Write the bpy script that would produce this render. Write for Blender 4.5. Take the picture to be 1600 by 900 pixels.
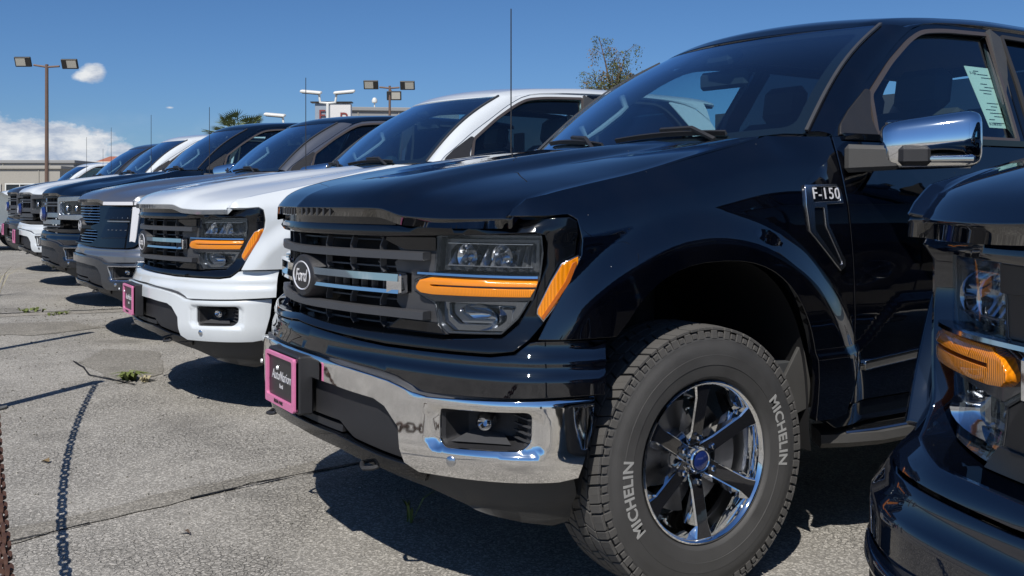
import bpy, bmesh, math, random, bisect
from mathutils import Vector, Matrix
from mathutils.geometry import delaunay_2d_cdt
random.seed(7)
S = bpy.context.scene
for o in list(bpy.data.objects): bpy.data.objects.remove(o)
COL = S.collection
# ------------------------------------------------------------------ camera
cam = bpy.data.cameras.new('camera'); camo = bpy.data.objects.new('camera', cam); COL.objects.link(camo)
YAW = 0.554349
camo.location = (3.15238, -1.08163, 1.17566)
camo.rotation_euler = (math.pi/2, 0, math.pi/2-YAW)      # level camera; the horizon is moved with the lens shift
cam.sensor_width = 36.0; cam.lens = 1542.03/1600*36
cam.shift_y = -(450-312.18)/1600
cam.clip_start = .05; cam.clip_end = 4000
S.camera = camo
# ------------------------------------------------------------------ sky and sun
HORIZON_TINT = (.46,.68,1.06); SKY_TINT = (.42,.66,.97)
SUN_EL = math.radians(50); SUN_DIR = Vector((.66, -.75, 0)).normalized()      # horizontal direction towards the sun
W = bpy.data.worlds.new('World'); S.world = W; W.use_nodes = True
nt = W.node_tree; nt.nodes.clear()
def wn(t, **k):
    n = nt.nodes.new(t)
    for a, b in k.items(): setattr(n, a, b)
    return n
sky = wn('ShaderNodeTexSky', sky_type='NISHITA', sun_disc=False)
sky.sun_elevation = SUN_EL; sky.sun_rotation = math.atan2(SUN_DIR.x, SUN_DIR.y)
sky.altitude = 50; sky.air_density = 1.0; sky.dust_density = .35; sky.ozone_density = 2.2
bg = wn('ShaderNodeBackground'); bg.inputs[1].default_value = .083
wout = wn('ShaderNodeOutputWorld')
# clouds: soft masks at fixed compass directions, broken up with noise
tc = wn('ShaderNodeTexCoord')
def math_n(op, a, b=None, c=None, clamp=False):
    n = wn('ShaderNodeMath', operation=op); n.use_clamp = clamp
    for i, v in enumerate((a, b, c)):
        if v is None: continue
        if isinstance(v, (int, float)): n.inputs[i].default_value = v
        else: nt.links.new(v, n.inputs[i])
    return n.outputs[0]
sep = wn('ShaderNodeSeparateXYZ'); nt.links.new(tc.outputs['Generated'], sep.inputs[0])
vx, vy, vz = sep.outputs
azi = math_n('ARCTAN2', vy, math_n('MULTIPLY', vx, -1))      # 0 = along the row (-X), grows towards +Y
hor = math_n('SQRT', math_n('ADD', math_n('MULTIPLY', vx, vx), math_n('MULTIPLY', vy, vy)))
ele = math_n('DIVIDE', vz, hor)
def noise(scale, detail=6, rough=.6, stretch=1.0, off=0.0, dist=0.0):
    c = wn('ShaderNodeCombineXYZ'); nt.links.new(azi, c.inputs[0]); nt.links.new(math_n('MULTIPLY', ele, stretch), c.inputs[1]); c.inputs[2].default_value = off
    n = wn('ShaderNodeTexNoise'); n.inputs['Scale'].default_value = scale; n.inputs['Detail'].default_value = detail; n.inputs['Roughness'].default_value = rough
    n.inputs['Distortion'].default_value = dist
    nt.links.new(c.outputs[0], n.inputs['Vector']); return n.outputs['Fac']
def blob(a0, e0, wa, we, nz, amp, soft):
    """rounded patch of cloud centred on azimuth a0 and elevation slope e0"""
    da = math_n('DIVIDE', math_n('SUBTRACT', azi, a0), wa); de = math_n('DIVIDE', math_n('SUBTRACT', ele, e0), we)
    d = math_n('SQRT', math_n('ADD', math_n('MULTIPLY', da, da), math_n('MULTIPLY', de, de)))
    d = math_n('ADD', d, math_n('MULTIPLY', math_n('SUBTRACT', nz, .5), amp))
    return math_n('DIVIDE', math_n('SUBTRACT', 1.0, d), soft, clamp=True)
def wdir(px, py):
    """azimuth / elevation slope of a far point, from where it stands beside the row"""
    t = (px-800)/1542.03; a = YAW+math.atan(t)
    return a, (312.18-py)/1542.03*math.cos(math.atan(t))
CL = []
n1 = noise(42, 6, .62, 1.3, 0); n2 = noise(16, 5, .55, 1.6, 3.1); n3 = noise(60, 4, .6, 1.0, 7.7)
for px, py, wp, hp, nz, amp, soft in [(146, 114, 25, 15, n1, 1.2, .45), (135, 119, 26, 10, n1, 1.2, .45),
        (40, 226, 118, 38, n1, 1.3, .22), (110, 232, 85, 32, n1, 1.3, .25), (183, 236, 26, 15, n1, 1.3, .4), (-60, 215, 120, 50, n1, 1.2, .3),
        (265, 168, 7, 2, n3, .5, .9)]:
    a, e = wdir(px, py); k = math.cos(a-YAW)**2
    CL.append(blob(a, e, wp/1542*k, hp/1542, nz, amp, soft))
m = CL[0]
for c in CL[1:]: m = math_n('MAXIMUM', m, c)
band = math_n('MULTIPLY', math_n('MULTIPLY', math_n('SUBTRACT', n2, .47), 4.0, clamp=True), math_n('DIVIDE', math_n('SUBTRACT', .085, ele), .08, clamp=True))
band = math_n('MULTIPLY', band, .55)
m = math_n('MAXIMUM', m, band)
m = math_n('MULTIPLY', m, math_n('GREATER_THAN', ele, 0.0))
shade = wn('ShaderNodeMapRange'); nt.links.new(noise(30, 5, .6, 2.2, 11.3), shade.inputs[0]); shade.inputs[1].default_value = .36; shade.inputs[2].default_value = .62
shade.inputs[3].default_value = 0; shade.inputs[4].default_value = 1
ccol = wn('ShaderNodeMix', data_type='RGBA'); nt.links.new(shade.outputs[0], ccol.inputs[0])
ccol.inputs[6].default_value = (4.6, 5.5, 7.1, 1); ccol.inputs[7].default_value = (9.6, 9.9, 10.2, 1)
mixc = wn('ShaderNodeMix', data_type='RGBA'); nt.links.new(m, mixc.inputs[0]); # the clear sky of this day is a plain blue down to the horizon: tint the model's warm band
grad = wn('ShaderNodeMapRange'); nt.links.new(ele, grad.inputs[0]); grad.inputs[1].default_value = 0.0; grad.inputs[2].default_value = .22; grad.inputs[3].default_value = 0; grad.inputs[4].default_value = 1
tint = wn('ShaderNodeMix', data_type='RGBA'); nt.links.new(grad.outputs[0], tint.inputs[0]); tint.inputs[6].default_value = (*HORIZON_TINT, 1); tint.inputs[7].default_value = (*SKY_TINT, 1)
mul = wn('ShaderNodeMix', data_type='RGBA', blend_type='MULTIPLY'); mul.inputs[0].default_value = 1; nt.links.new(sky.outputs[0], mul.inputs[6]); nt.links.new(tint.outputs[2], mul.inputs[7])
nt.links.new(mul.outputs[2], mixc.inputs[6]); nt.links.new(ccol.outputs[2], mixc.inputs[7])
nt.links.new(mixc.outputs[2], bg.inputs[0]); nt.links.new(bg.outputs[0], wout.inputs[0])
sun = bpy.data.lights.new('sun', 'SUN'); sun.energy = 5.0; sun.angle = math.radians(.53); sun.color = (1.0, .955, .89)
suno = bpy.data.objects.new('sun', sun); COL.objects.link(suno)
sd = Vector((SUN_DIR.x*math.cos(SUN_EL), SUN_DIR.y*math.cos(SUN_EL), math.sin(SUN_EL)))
suno.rotation_euler = sd.to_track_quat('Z', 'Y').to_euler(); suno.location = (20, -25, 40)
S.view_settings.view_transform = 'Standard'; S.view_settings.look = 'None'; S.view_settings.exposure = 0.0; S.view_settings.gamma = 1
S.render.engine = 'CYCLES'
S.cycles.max_bounces = 10; S.cycles.transparent_max_bounces = 16; S.cycles.glossy_bounces = 6
# ------------------------------------------------------------------ shape mathematics (metres; a truck faces -Y, its left side is +X)
def pch(xs, ys):
    """monotone cubic through the points, straight beyond the ends"""
    xs = [float(a) for a in xs]; ys = [float(a) for a in ys]; n = len(xs)
    h = [xs[i+1]-xs[i] for i in range(n-1)]; d = [(ys[i+1]-ys[i])/h[i] for i in range(n-1)]
    m = [0.0]*n
    for i in range(1, n-1):
        if d[i-1]*d[i] > 0:
            w1 = 2*h[i]+h[i-1]; w2 = h[i]+2*h[i-1]
            m[i] = (w1+w2)/(w1/d[i-1]+w2/d[i])
    m[0] = d[0]; m[-1] = d[-1]
    def f(x):
        if x <= xs[0]: return ys[0]+m[0]*(x-xs[0])
        if x >= xs[-1]: return ys[-1]+m[-1]*(x-xs[-1])
        i = bisect.bisect_right(xs, x)-1
        t = (x-xs[i])/h[i]; t2 = t*t; t3 = t2*t
        return (2*t3-3*t2+1)*ys[i]+(t3-2*t2+t)*h[i]*m[i]+(-2*t3+3*t2)*ys[i+1]+(t3-t2)*h[i]*m[i+1]
    return f
def sstep(a, b, x):
    t = min(1.0, max(0.0, (x-a)/(b-a))); return t*t*(3-2*t)
class Plan:
    """a curve seen from above: centre of the front, round the corner and along the left side; negative u is the right side"""
    def __init__(s, pts):
        # mirror so that the curve is smooth over the middle
        P = [(-x, y) for x, y in reversed(pts) if x > 1e-6]+list(pts)
        L = [0.0]
        for a, b in zip(P, P[1:]): L.append(L[-1]+math.hypot(b[0]-a[0], b[1]-a[1]))
        mid = L[[i for i, p in enumerate(P) if abs(p[0]) < 1e-6][0]]
        L = [l-mid for l in L]; s.umax = L[-1]
        s.L = L; s.P = P; n = len(P)
        s.T = []
        for i in range(n):
            a = P[max(0, i-1)]; b = P[min(n-1, i+1)]; la = L[max(0, i-1)]; lb = L[min(n-1, i+1)]
            s.T.append(((b[0]-a[0])/(lb-la), (b[1]-a[1])/(lb-la)))
    def pos(s, u):
        L = s.L; n = len(L)
        if u <= L[0] or u >= L[-1]:
            k = 0 if u <= L[0] else n-1
            p = s.P[k]; t = s.T[k]; return (p[0]+t[0]*(u-L[k]), p[1]+t[1]*(u-L[k])), t
        i = bisect.bisect_right(L, u)-1; h = L[i+1]-L[i]; t = (u-L[i])/h; t2 = t*t; t3 = t2*t
        o = []; d = []
        for c in (0, 1):
            a = s.P[i][c]; b = s.P[i+1][c]; ma = s.T[i][c]*h; mb = s.T[i+1][c]*h
            o.append((2*t3-3*t2+1)*a+(t3-2*t2+t)*ma+(-2*t3+3*t2)*b+(t3-t2)*mb)
            d.append(((6*t2-6*t)*a+(3*t2-4*t+1)*ma+(-6*t2+6*t)*b+(3*t2-2*t)*mb)/h)
        l = math.hypot(*d) or 1
        return (o[0], o[1]), (d[0]/l, d[1]/l)
    def at(s, u, off=0.0):
        p, t = s.pos(u); return p[0]+t[1]*off, p[1]-t[0]*off
FASC = Plan([(0, .045), (.3, .086), (.5, .145), (.66, .200), (.80, .268), (.90, .348), (.950, .425), (.970, .51), (.98, .62), (.985, .9)])
BUMP = Plan([(0, .010), (.3, .030), (.5, .076), (.66, .142), (.80, .218), (.90, .300), (.962, .39), (.99, .48), (.998, .56), (1.0, .7)])
_U = pch([0, 0.18, 0.45, 0.565, 0.655, 0.73, 0.78, 0.945, 1.07, 1.172, 1.3], [0.0, 0.135, 0.3658, 0.472, 0.5586, 0.6392, 0.6966, 0.884, 1.0146, 1.1217, 1.251])
_V = pch([0,.25,.356,.559,.67,.742,.85,1.02,1.223,1.3], [0,.238,.313,.518,.641,.718,.827,1.009,1.213,1.29])
_yf = pch([abs(p[0]) for p in FASC.P if p[0] >= 0], [p[1] for p in FASC.P if p[0] >= 0])
def fas(u, z, off=0.0):
    x, y = FASC.at(math.copysign(_U(abs(u)), u), off); return (x, y, z)
def bum(u, z, off=0.0):
    dx = max(0, abs(abs(u)-.907)-.135); dz = max(0, abs(z-.546)-.028); sd = math.hypot(dx, dz)-.03
    o = off-2.0*max(0, .50-z)**2-5.0*max(0, z-.625-.05*sstep(.72, .58, abs(u)))**1.6-.016*sstep(.008, -.016, sd)
    x, y = BUMP.at(math.copysign(_V(abs(u)), u), o); return (x, y, z)
WY, WZ, WR = .94, .405, .405
RWY = WY+3.69
_sc = [.30, .36, .5, .7, .94, 1.31, 1.6, 2.2, 4.0, 4.25, 5.9]
_sr = [  # rows of (x, z) for each column above, sill to shoulder
 [(.86,.40),(.892,.62),(.899,.80),(.901,.93),(.901,1.02),(.901,1.09),(.897,1.134)],
 [(.89,.40),(.922,.62),(.930,.80),(.934,.95),(.933,1.04),(.926,1.12),(.896,1.18)],
 [(.92,.40),(.962,.62),(.975,.80),(.980,.96),(.975,1.06),(.958,1.13),(.893,1.205)],
 [(.93,.40),(.967,.62),(.982,.80),(.988,.97),(.982,1.08),(.958,1.165),(.884,1.245)],
 [(.93,.40),(.967,.62),(.984,.80),(.990,.98),(.984,1.11),(.955,1.21),(.873,1.297)],
 [(.93,.40),(.965,.62),(.980,.80),(.985,.98),(.980,1.14),(.947,1.28),(.855,1.387)],
 [(.93,.40),(.962,.62),(.977,.80),(.983,.98),(.978,1.14),(.955,1.27),(.925,1.385)],
 [(.93,.40),(.962,.62),(.977,.80),(.983,.98),(.978,1.14),(.957,1.27),(.93,1.385)],
 [(.93,.40),(.962,.62),(.977,.80),(.983,.98),(.978,1.14),(.960,1.27),(.93,1.395)],
 [(.94,.40),(.965,.62),(.982,.80),(.988,.98),(.984,1.14),(.975,1.27),(.96,1.395)],
 [(.94,.40),(.962,.62),(.977,.80),(.980,.98),(.978,1.14),(.970,1.27),(.955,1.40)]]
_sx = [pch(_sc, [r[j][0] for r in _sr]) for j in range(7)]
_sz = [pch(_sc, [r[j][1] for r in _sr]) for j in range(7)]
_side_cache = {}
def side_col(y):
    k = round(y, 3)
    if k not in _side_cache:
        _side_cache[k] = pch([f(k) for f in _sz], [f(k) for f in _sx])
    return _side_cache[k]
def side_x(y, z):
    x = side_col(y)(z)
    for wy in (WY, RWY):
        r = math.hypot(y-wy, (z-WZ)*1.0)
        x += .030*sstep(.745, .64, r)*sstep(1.32, 1.14, z)*(.35 if wy > 2 else 1)
    yb = .70+.16*sstep(1.58, 1.85, y)      # crease low on the doors
    if 1.3 < y < 4.1: x += .010*sstep(yb, yb-.035, z)
    return x
def side(y, z, off=0.0):
    e = .004
    x = side_x(y, z)
    if off == 0.0: return (x, y, z)
    gy = (side_x(y+e, z)-side_x(y-e, z))/(2*e); gz = (side_x(y, z+e)-side_x(y, z-e))/(2*e)
    l = math.sqrt(1+gy*gy+gz*gz)
    return (x+off/l, y-gy*off/l, z-gz*off/l)
# bonnet: t = |x| / edge, w = 0 at the lip, 1 at the rear edge
_hw = [0, .03, .06, .12, .25, .45, .7, 1.0]
_ht = [0, .22, .43, .50, .62, .8, 1.0]
_hz = [[1.153,1.188,1.205,1.227,1.257,1.295,1.335,1.374], [1.153,1.190,1.208,1.231,1.262,1.301,1.341,1.381],
       [1.153,1.190,1.210,1.234,1.269,1.310,1.351,1.390], [1.152,1.186,1.206,1.230,1.262,1.301,1.343,1.385],
       [1.130,1.166,1.187,1.208,1.240,1.276,1.320,1.372], [1.124,1.156,1.173,1.196,1.230,1.269,1.322,1.380],
       [1.126,1.156,1.172,1.190,1.217,1.256,1.318,1.385]]
_hf = [pch(_hw, r) for r in _hz]
_xe = pch([.3, .5, .7, .94, 1.31], [.905, .893, .884, .873, .855])
def hood_z(t, w):
    return pch(_ht, [f(w) for f in _hf])(abs(t))
_hzc = {}
def hood(t, w, off=0.0):
    s = 1 if t >= 0 else -1; a = abs(t)
    yl = min(.31, _yf(a*.905)-.012)
    y = yl+w*(1.225+.085*a*a-yl)
    x = a*(_xe(y) if y > .3 else .905)
    k = round(w, 4)
    if k not in _hzc: _hzc[k] = pch(_ht, [f(k) for f in _hf])
    return (s*x, y, _hzc[k](a)+off)
# greenhouse
def glass_x(y, z):
    return .925-.50*max(0, z-1.36)
def gside(y, z, off=0.0):
    return (glass_x(y, z)+off, y, z+off*.4)
_rf = [1.93, 2.02, 2.2, 2.5, 3.0, 3.8, 4.05, 4.16]
_rc = pch(_rf, [1.852, 1.893, 1.935, 1.968, 1.985, 1.975, 1.955, 1.90])
_re = pch(_rf, [1.852, 1.878, 1.903, 1.925, 1.945, 1.935, 1.915, 1.86])
def roof(x, y, off=0.0):
    a = abs(x)/.635
    yy = y+.215*min(1, a)**2*max(0, min(1, (2.9-y)/.97))
    z = _rc(y)+(_re(y)-_rc(y))*min(1, a)**2.2-.9*max(0, a-.93)**1.5
    return (x, yy, z+off)
def wind(u, v, off=0.0):
    """windscreen: u -1..1 across, v 0 bottom, 1 top"""
    a = abs(u)
    bx, by, bz = .83*u, 1.36+.17*a**2, 1.375+.03*a
    tx, ty, tz = .652*u, 1.93+.215*a**2, 1.842+.01*a**2
    k = .035*math.sin(math.pi*v)
    return (bx+(tx-bx)*v, by+(ty-by)*v-off*.55-k*.5, bz+(tz-bz)*v+off*.83+k)
# ------------------------------------------------------------------ materials
MATS = {}
def mat(name, col=(.5,.5,.5), rough=.5, metal=0.0, coat=0.0, bump=0.0, bscale=200.0, var=0.0, vscale=8.0, spec=.5, build=None, ior=1.5, emit=None, coat_rough=.02, speck=0.0, cior=1.5, wave=0.0, wscale=5.0, ribs=0.0):
    """principled material with fine relief and colour variation"""
    m = bpy.data.materials.new(name); m.use_nodes = True; MATS[name] = m
    t = m.node_tree; b = t.nodes['Principled BSDF']; L = t.links
    b.inputs['Base Color'].default_value = (*col, 1); b.inputs['Roughness'].default_value = rough; b.inputs['Metallic'].default_value = metal
    b.inputs['Coat Weight'].default_value = coat; b.inputs['Coat IOR'].default_value = cior; b.inputs['Coat Roughness'].default_value = coat_rough; b.inputs['Specular IOR Level'].default_value = spec; b.inputs['IOR'].default_value = ior
    tcn = t.nodes.new('ShaderNodeTexCoord'); P = tcn.outputs['Object']
    if var:
        n = t.nodes.new('ShaderNodeTexNoise'); n.inputs['Scale'].default_value = vscale; n.inputs['Detail'].default_value = 8; n.inputs['Roughness'].default_value = .65; L.new(P, n.inputs['Vector'])
        mx = t.nodes.new('ShaderNodeMix'); mx.data_type = 'RGBA'; L.new(n.outputs['Fac'], mx.inputs[0])
        mx.inputs[6].default_value = tuple(c*(1-var) for c in col)+(1,); mx.inputs[7].default_value = tuple(min(1, c*(1+var)) for c in col)+(1,)
        L.new(mx.outputs[2], b.inputs['Base Color'])
        rr = t.nodes.new('ShaderNodeMapRange'); L.new(n.outputs['Fac'], rr.inputs[0]); rr.inputs[1].default_value = .3; rr.inputs[2].default_value = .7
        rr.inputs[3].default_value = max(.0, rough*(1-.5*var)); rr.inputs[4].default_value = min(1, rough*(1+.8*var)+.02*var); L.new(rr.outputs[0], b.inputs['Roughness'])
    if speck:
        v = t.nodes.new('ShaderNodeTexVoronoi'); v.inputs['Scale'].default_value = 26; L.new(P, v.inputs['Vector'])
        r0 = t.nodes.new('ShaderNodeMath'); r0.operation = 'LESS_THAN'; L.new(v.outputs['Distance'], r0.inputs[0])
        sepc = t.nodes.new('ShaderNodeSeparateColor'); L.new(v.outputs['Color'], sepc.inputs[0])
        rad = t.nodes.new('ShaderNodeMath'); rad.operation = 'MULTIPLY_ADD'; L.new(sepc.outputs[0], rad.inputs[0]); rad.inputs[1].default_value = speck; rad.inputs[2].default_value = -speck*.72; L.new(rad.outputs[0], r0.inputs[1])
        n2 = t.nodes.new('ShaderNodeTexNoise'); n2.inputs['Scale'].default_value = 5; n2.inputs['Detail'].default_value = 6; L.new(P, n2.inputs['Vector'])
        film = t.nodes.new('ShaderNodeMapRange'); L.new(n2.outputs['Fac'], film.inputs[0]); film.inputs[1].default_value = .45; film.inputs[2].default_value = .8; film.inputs[3].default_value = .0; film.inputs[4].default_value = .003
        mxm = t.nodes.new('ShaderNodeMath'); mxm.operation = 'MAXIMUM'; L.new(film.outputs[0], mxm.inputs[0]); L.new(r0.outputs[0], mxm.inputs[1])
        d = t.nodes.new('ShaderNodeBsdfDiffuse'); d.inputs[0].default_value = (.55, .53, .50, 1)
        ms = t.nodes.new('ShaderNodeMixShader'); L.new(mxm.outputs[0], ms.inputs[0]); L.new(b.outputs[0], ms.inputs[1]); L.new(d.outputs[0], ms.inputs[2])
        L.new(ms.outputs[0], t.nodes['Material Output'].inputs[0])
    if bump:
        n = t.nodes.new('ShaderNodeTexNoise'); n.inputs['Scale'].default_value = bscale; n.inputs['Detail'].default_value = 3; L.new(P, n.inputs['Vector'])
        bp_ = t.nodes.new('ShaderNodeBump'); bp_.inputs['Strength'].default_value = bump; bp_.inputs['Distance'].default_value = .002; L.new(n.outputs['Fac'], bp_.inputs['Height']); L.new(bp_.outputs[0], b.inputs['Normal'])
    if wave:
        n = t.nodes.new('ShaderNodeTexNoise'); n.inputs['Scale'].default_value = wscale; n.inputs['Detail'].default_value = 2; L.new(P, n.inputs['Vector'])
        bw = t.nodes.new('ShaderNodeBump'); bw.inputs['Strength'].default_value = 1; bw.inputs['Distance'].default_value = wave; L.new(n.outputs['Fac'], bw.inputs['Height']); L.new(bw.outputs[0], b.inputs['Normal']); L.new(bw.outputs[0], b.inputs['Coat Normal'])
    if ribs:
        wv = t.nodes.new('ShaderNodeTexWave'); wv.wave_type = 'BANDS'; wv.bands_direction = 'X'; wv.inputs['Scale'].default_value = ribs; wv.inputs['Distortion'].default_value = .3; L.new(P, wv.inputs['Vector'])
        br = t.nodes.new('ShaderNodeBump'); br.inputs['Strength'].default_value = .35; br.inputs['Distance'].default_value = .002; L.new(wv.outputs['Fac'], br.inputs['Height']); L.new(br.outputs[0], b.inputs['Normal'])
        mc = t.nodes.new('ShaderNodeMix'); mc.data_type = 'RGBA'; L.new(wv.outputs['Fac'], mc.inputs[0]); mc.inputs[6].default_value = tuple(c*.80 for c in col)+(1,); mc.inputs[7].default_value = tuple(min(1, c*1.08) for c in col)+(1,); L.new(mc.outputs[2], b.inputs['Base Color'])
    if emit: b.inputs['Emission Color'].default_value = (*emit[:3], 1); b.inputs['Emission Strength'].default_value = emit[3]
    return m
def glass(name, tint, ior=1.5, gain=1.0, rough=.0, film=.0):
    """clear or tinted sheet: sees through, mirrors at grazing angles"""
    m = bpy.data.materials.new(name); m.use_nodes = True; MATS[name] = m
    t = m.node_tree; t.nodes.remove(t.nodes['Principled BSDF']); L = t.links
    fr = t.nodes.new('ShaderNodeFresnel')
    ge = t.nodes.new('ShaderNodeNewGeometry'); im = t.nodes.new('ShaderNodeMapRange'); L.new(ge.outputs['Backfacing'], im.inputs[0]); im.inputs[3].default_value = ior; im.inputs[4].default_value = 1/ior; L.new(im.outputs[0], fr.inputs[0])   # a thin sheet mirrors alike from both sides
    mu = t.nodes.new('ShaderNodeMath'); mu.operation = 'MULTIPLY'; mu.use_clamp = True; mu.inputs[1].default_value = gain; L.new(fr.outputs[0], mu.inputs[0])
    tr = t.nodes.new('ShaderNodeBsdfTransparent'); tr.inputs[0].default_value = (*tint, 1)
    gl = t.nodes.new('ShaderNodeBsdfGlossy'); gl.inputs['Roughness'].default_value = rough; gl.inputs[0].default_value = (.72,.88,1,1)
    a = t.nodes.new('ShaderNodeMixShader'); L.new(mu.outputs[0], a.inputs[0]); L.new(tr.outputs[0], a.inputs[1]); L.new(gl.outputs[0], a.inputs[2]); o = a
    if film:
        d = t.nodes.new('ShaderNodeBsdfDiffuse'); d.inputs[0].default_value = (.5, .5, .5, 1)
        n = t.nodes.new('ShaderNodeTexNoise'); n.inputs['Scale'].default_value = 3; n.inputs['Detail'].default_value = 6
        mr = t.nodes.new('ShaderNodeMath'); mr.operation = 'MULTIPLY'; mr.inputs[1].default_value = film*2; L.new(n.outputs['Fac'], mr.inputs[0])
        o = t.nodes.new('ShaderNodeMixShader'); L.new(mr.outputs[0], o.inputs[0]); L.new(a.outputs[0], o.inputs[1]); L.new(d.outputs[0], o.inputs[2])
    L.new(o.outputs[0], t.nodes['Material Output'].inputs[0]); return m
mat('paint_black', (.0008,.0012,.003), .3, 0, 1.0, speck=.105, spec=0, cior=1.95, wave=.0006)
mat('paint_midnight', (.0015,.0035,.010), .3, 0, 1.0, speck=.06, spec=0, cior=1.9, wave=.0006)
mat('paint_navy', (.0015,.004,.010), .25, 0, 1.0, spec=0, cior=1.8)
mat('paint_white', (.60,.635,.655), .28, 0, 1.0, wave=.0006)
mat('paint_grey', (.22,.23,.25), .3, .75, 1.0)
mat('paint_charcoal', (.05,.055,.065), .3, .6, 1.0)
mat('chrome', (.86,.87,.88), .035, 1.0, var=.06, vscale=3)
mat('chrome_dusty', (.93,.92,.90), .045, 1.0, var=.04, vscale=14, wave=.0009, wscale=7)
mat('dark_chrome', (.30,.31,.33), .07, 1.0, var=.05)
mat('spoke_reflection_dark', (.03,.03,.034), .06, .6, .8)  # dark reflection put into the colour of the chrome spoke faces
mat('silver_trim', (.62,.63,.65), .22, 1.0)
mat('gloss_black', (.003,.004,.006), .05, 0, 0, ior=1.6)
mat('trim_grey', (.045,.046,.050), .42, 0, 0, .25, 900, var=.15)
mat('plastic_black', (.018,.018,.020), .5, 0, 0, .5, 700, var=.2)
mat('plastic_dusty', (.05,.049,.047), .62, 0, 0, .5, 500, var=.35, vscale=6)
mat('shadow_black', (.004,.004,.005), .8)  # stands for shade behind the grille; also plain black on liners, border, cracks
mat('underbody', (.02,.02,.02), .8, var=.3)
mat('rubber', (.052,.051,.050), .62, 0, 0, .5, 420, var=.35, vscale=9)
mat('tread_rubber', (.075,.072,.068), .85, 0, 0, .5, 300, var=.3, vscale=14)
mat('tyre_letter', (.32,.32,.31), .7, var=.2, vscale=40)
mat('amber', (.80,.25,.006), .12, 0, 1.0, ior=1.45, spec=.6, ribs=75)
mat('amber_dark', (.42,.10,.01), .25, 0, .5, .5, 300)
mat('lamp_dark', (.11,.115,.125), .2, .7, .3)
mat('lamp_grey', (.20,.205,.215), .25, .5, .3)
mat('lamp_clear', (.55,.57,.60), .15, .9)
mat('lamp_chrome', (.72,.73,.75), .09, 1.0)
mat('badge_blue', (.010,.022,.11), .12, 0, 1.0)
mat('badge_white', (.80,.80,.82), .2, .3, .5)
mat('pink', (.60,.17,.33), .4, 0, .3, var=.12, vscale=60)
mat('plate_black', (.012,.012,.014), .35)
mat('plate_white', (.62,.62,.64), .4)
mat('interior', (.045,.048,.052), .7, var=.2)
mat('interior_light', (.50,.51,.51), .7)
mat('headliner', (.20,.20,.20), .9)
mat('seat', (.035,.035,.038), .75, bump=.4, bscale=300)
mat('paper', (.60,.68,.58), .8, var=.06)
mat('ink', (.03,.04,.03), .8)
mat('steel', (.22,.22,.23), .45, .9, var=.3, vscale=25)
mat('brake', (.30,.30,.31), .35, 1.0, var=.2, vscale=30)
mat('window_rubber', (.03,.028,.026), .55)
mat('trim_bronze', (.12,.10,.09), .35, .5)
mat('clear_tip', (.5,.5,.5), .1)
glass('windscreen_glass', (.50,.70,.78), 1.5, 2.5, film=.003)
glass('door_glass', (.66,.84,.86), 1.5, 1.7, film=.002)
glass('privacy_glass', (.06,.07,.08), 1.5, 1.4)
glass('lens', (.90,.92,.94), 1.45, 1.3)
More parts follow.
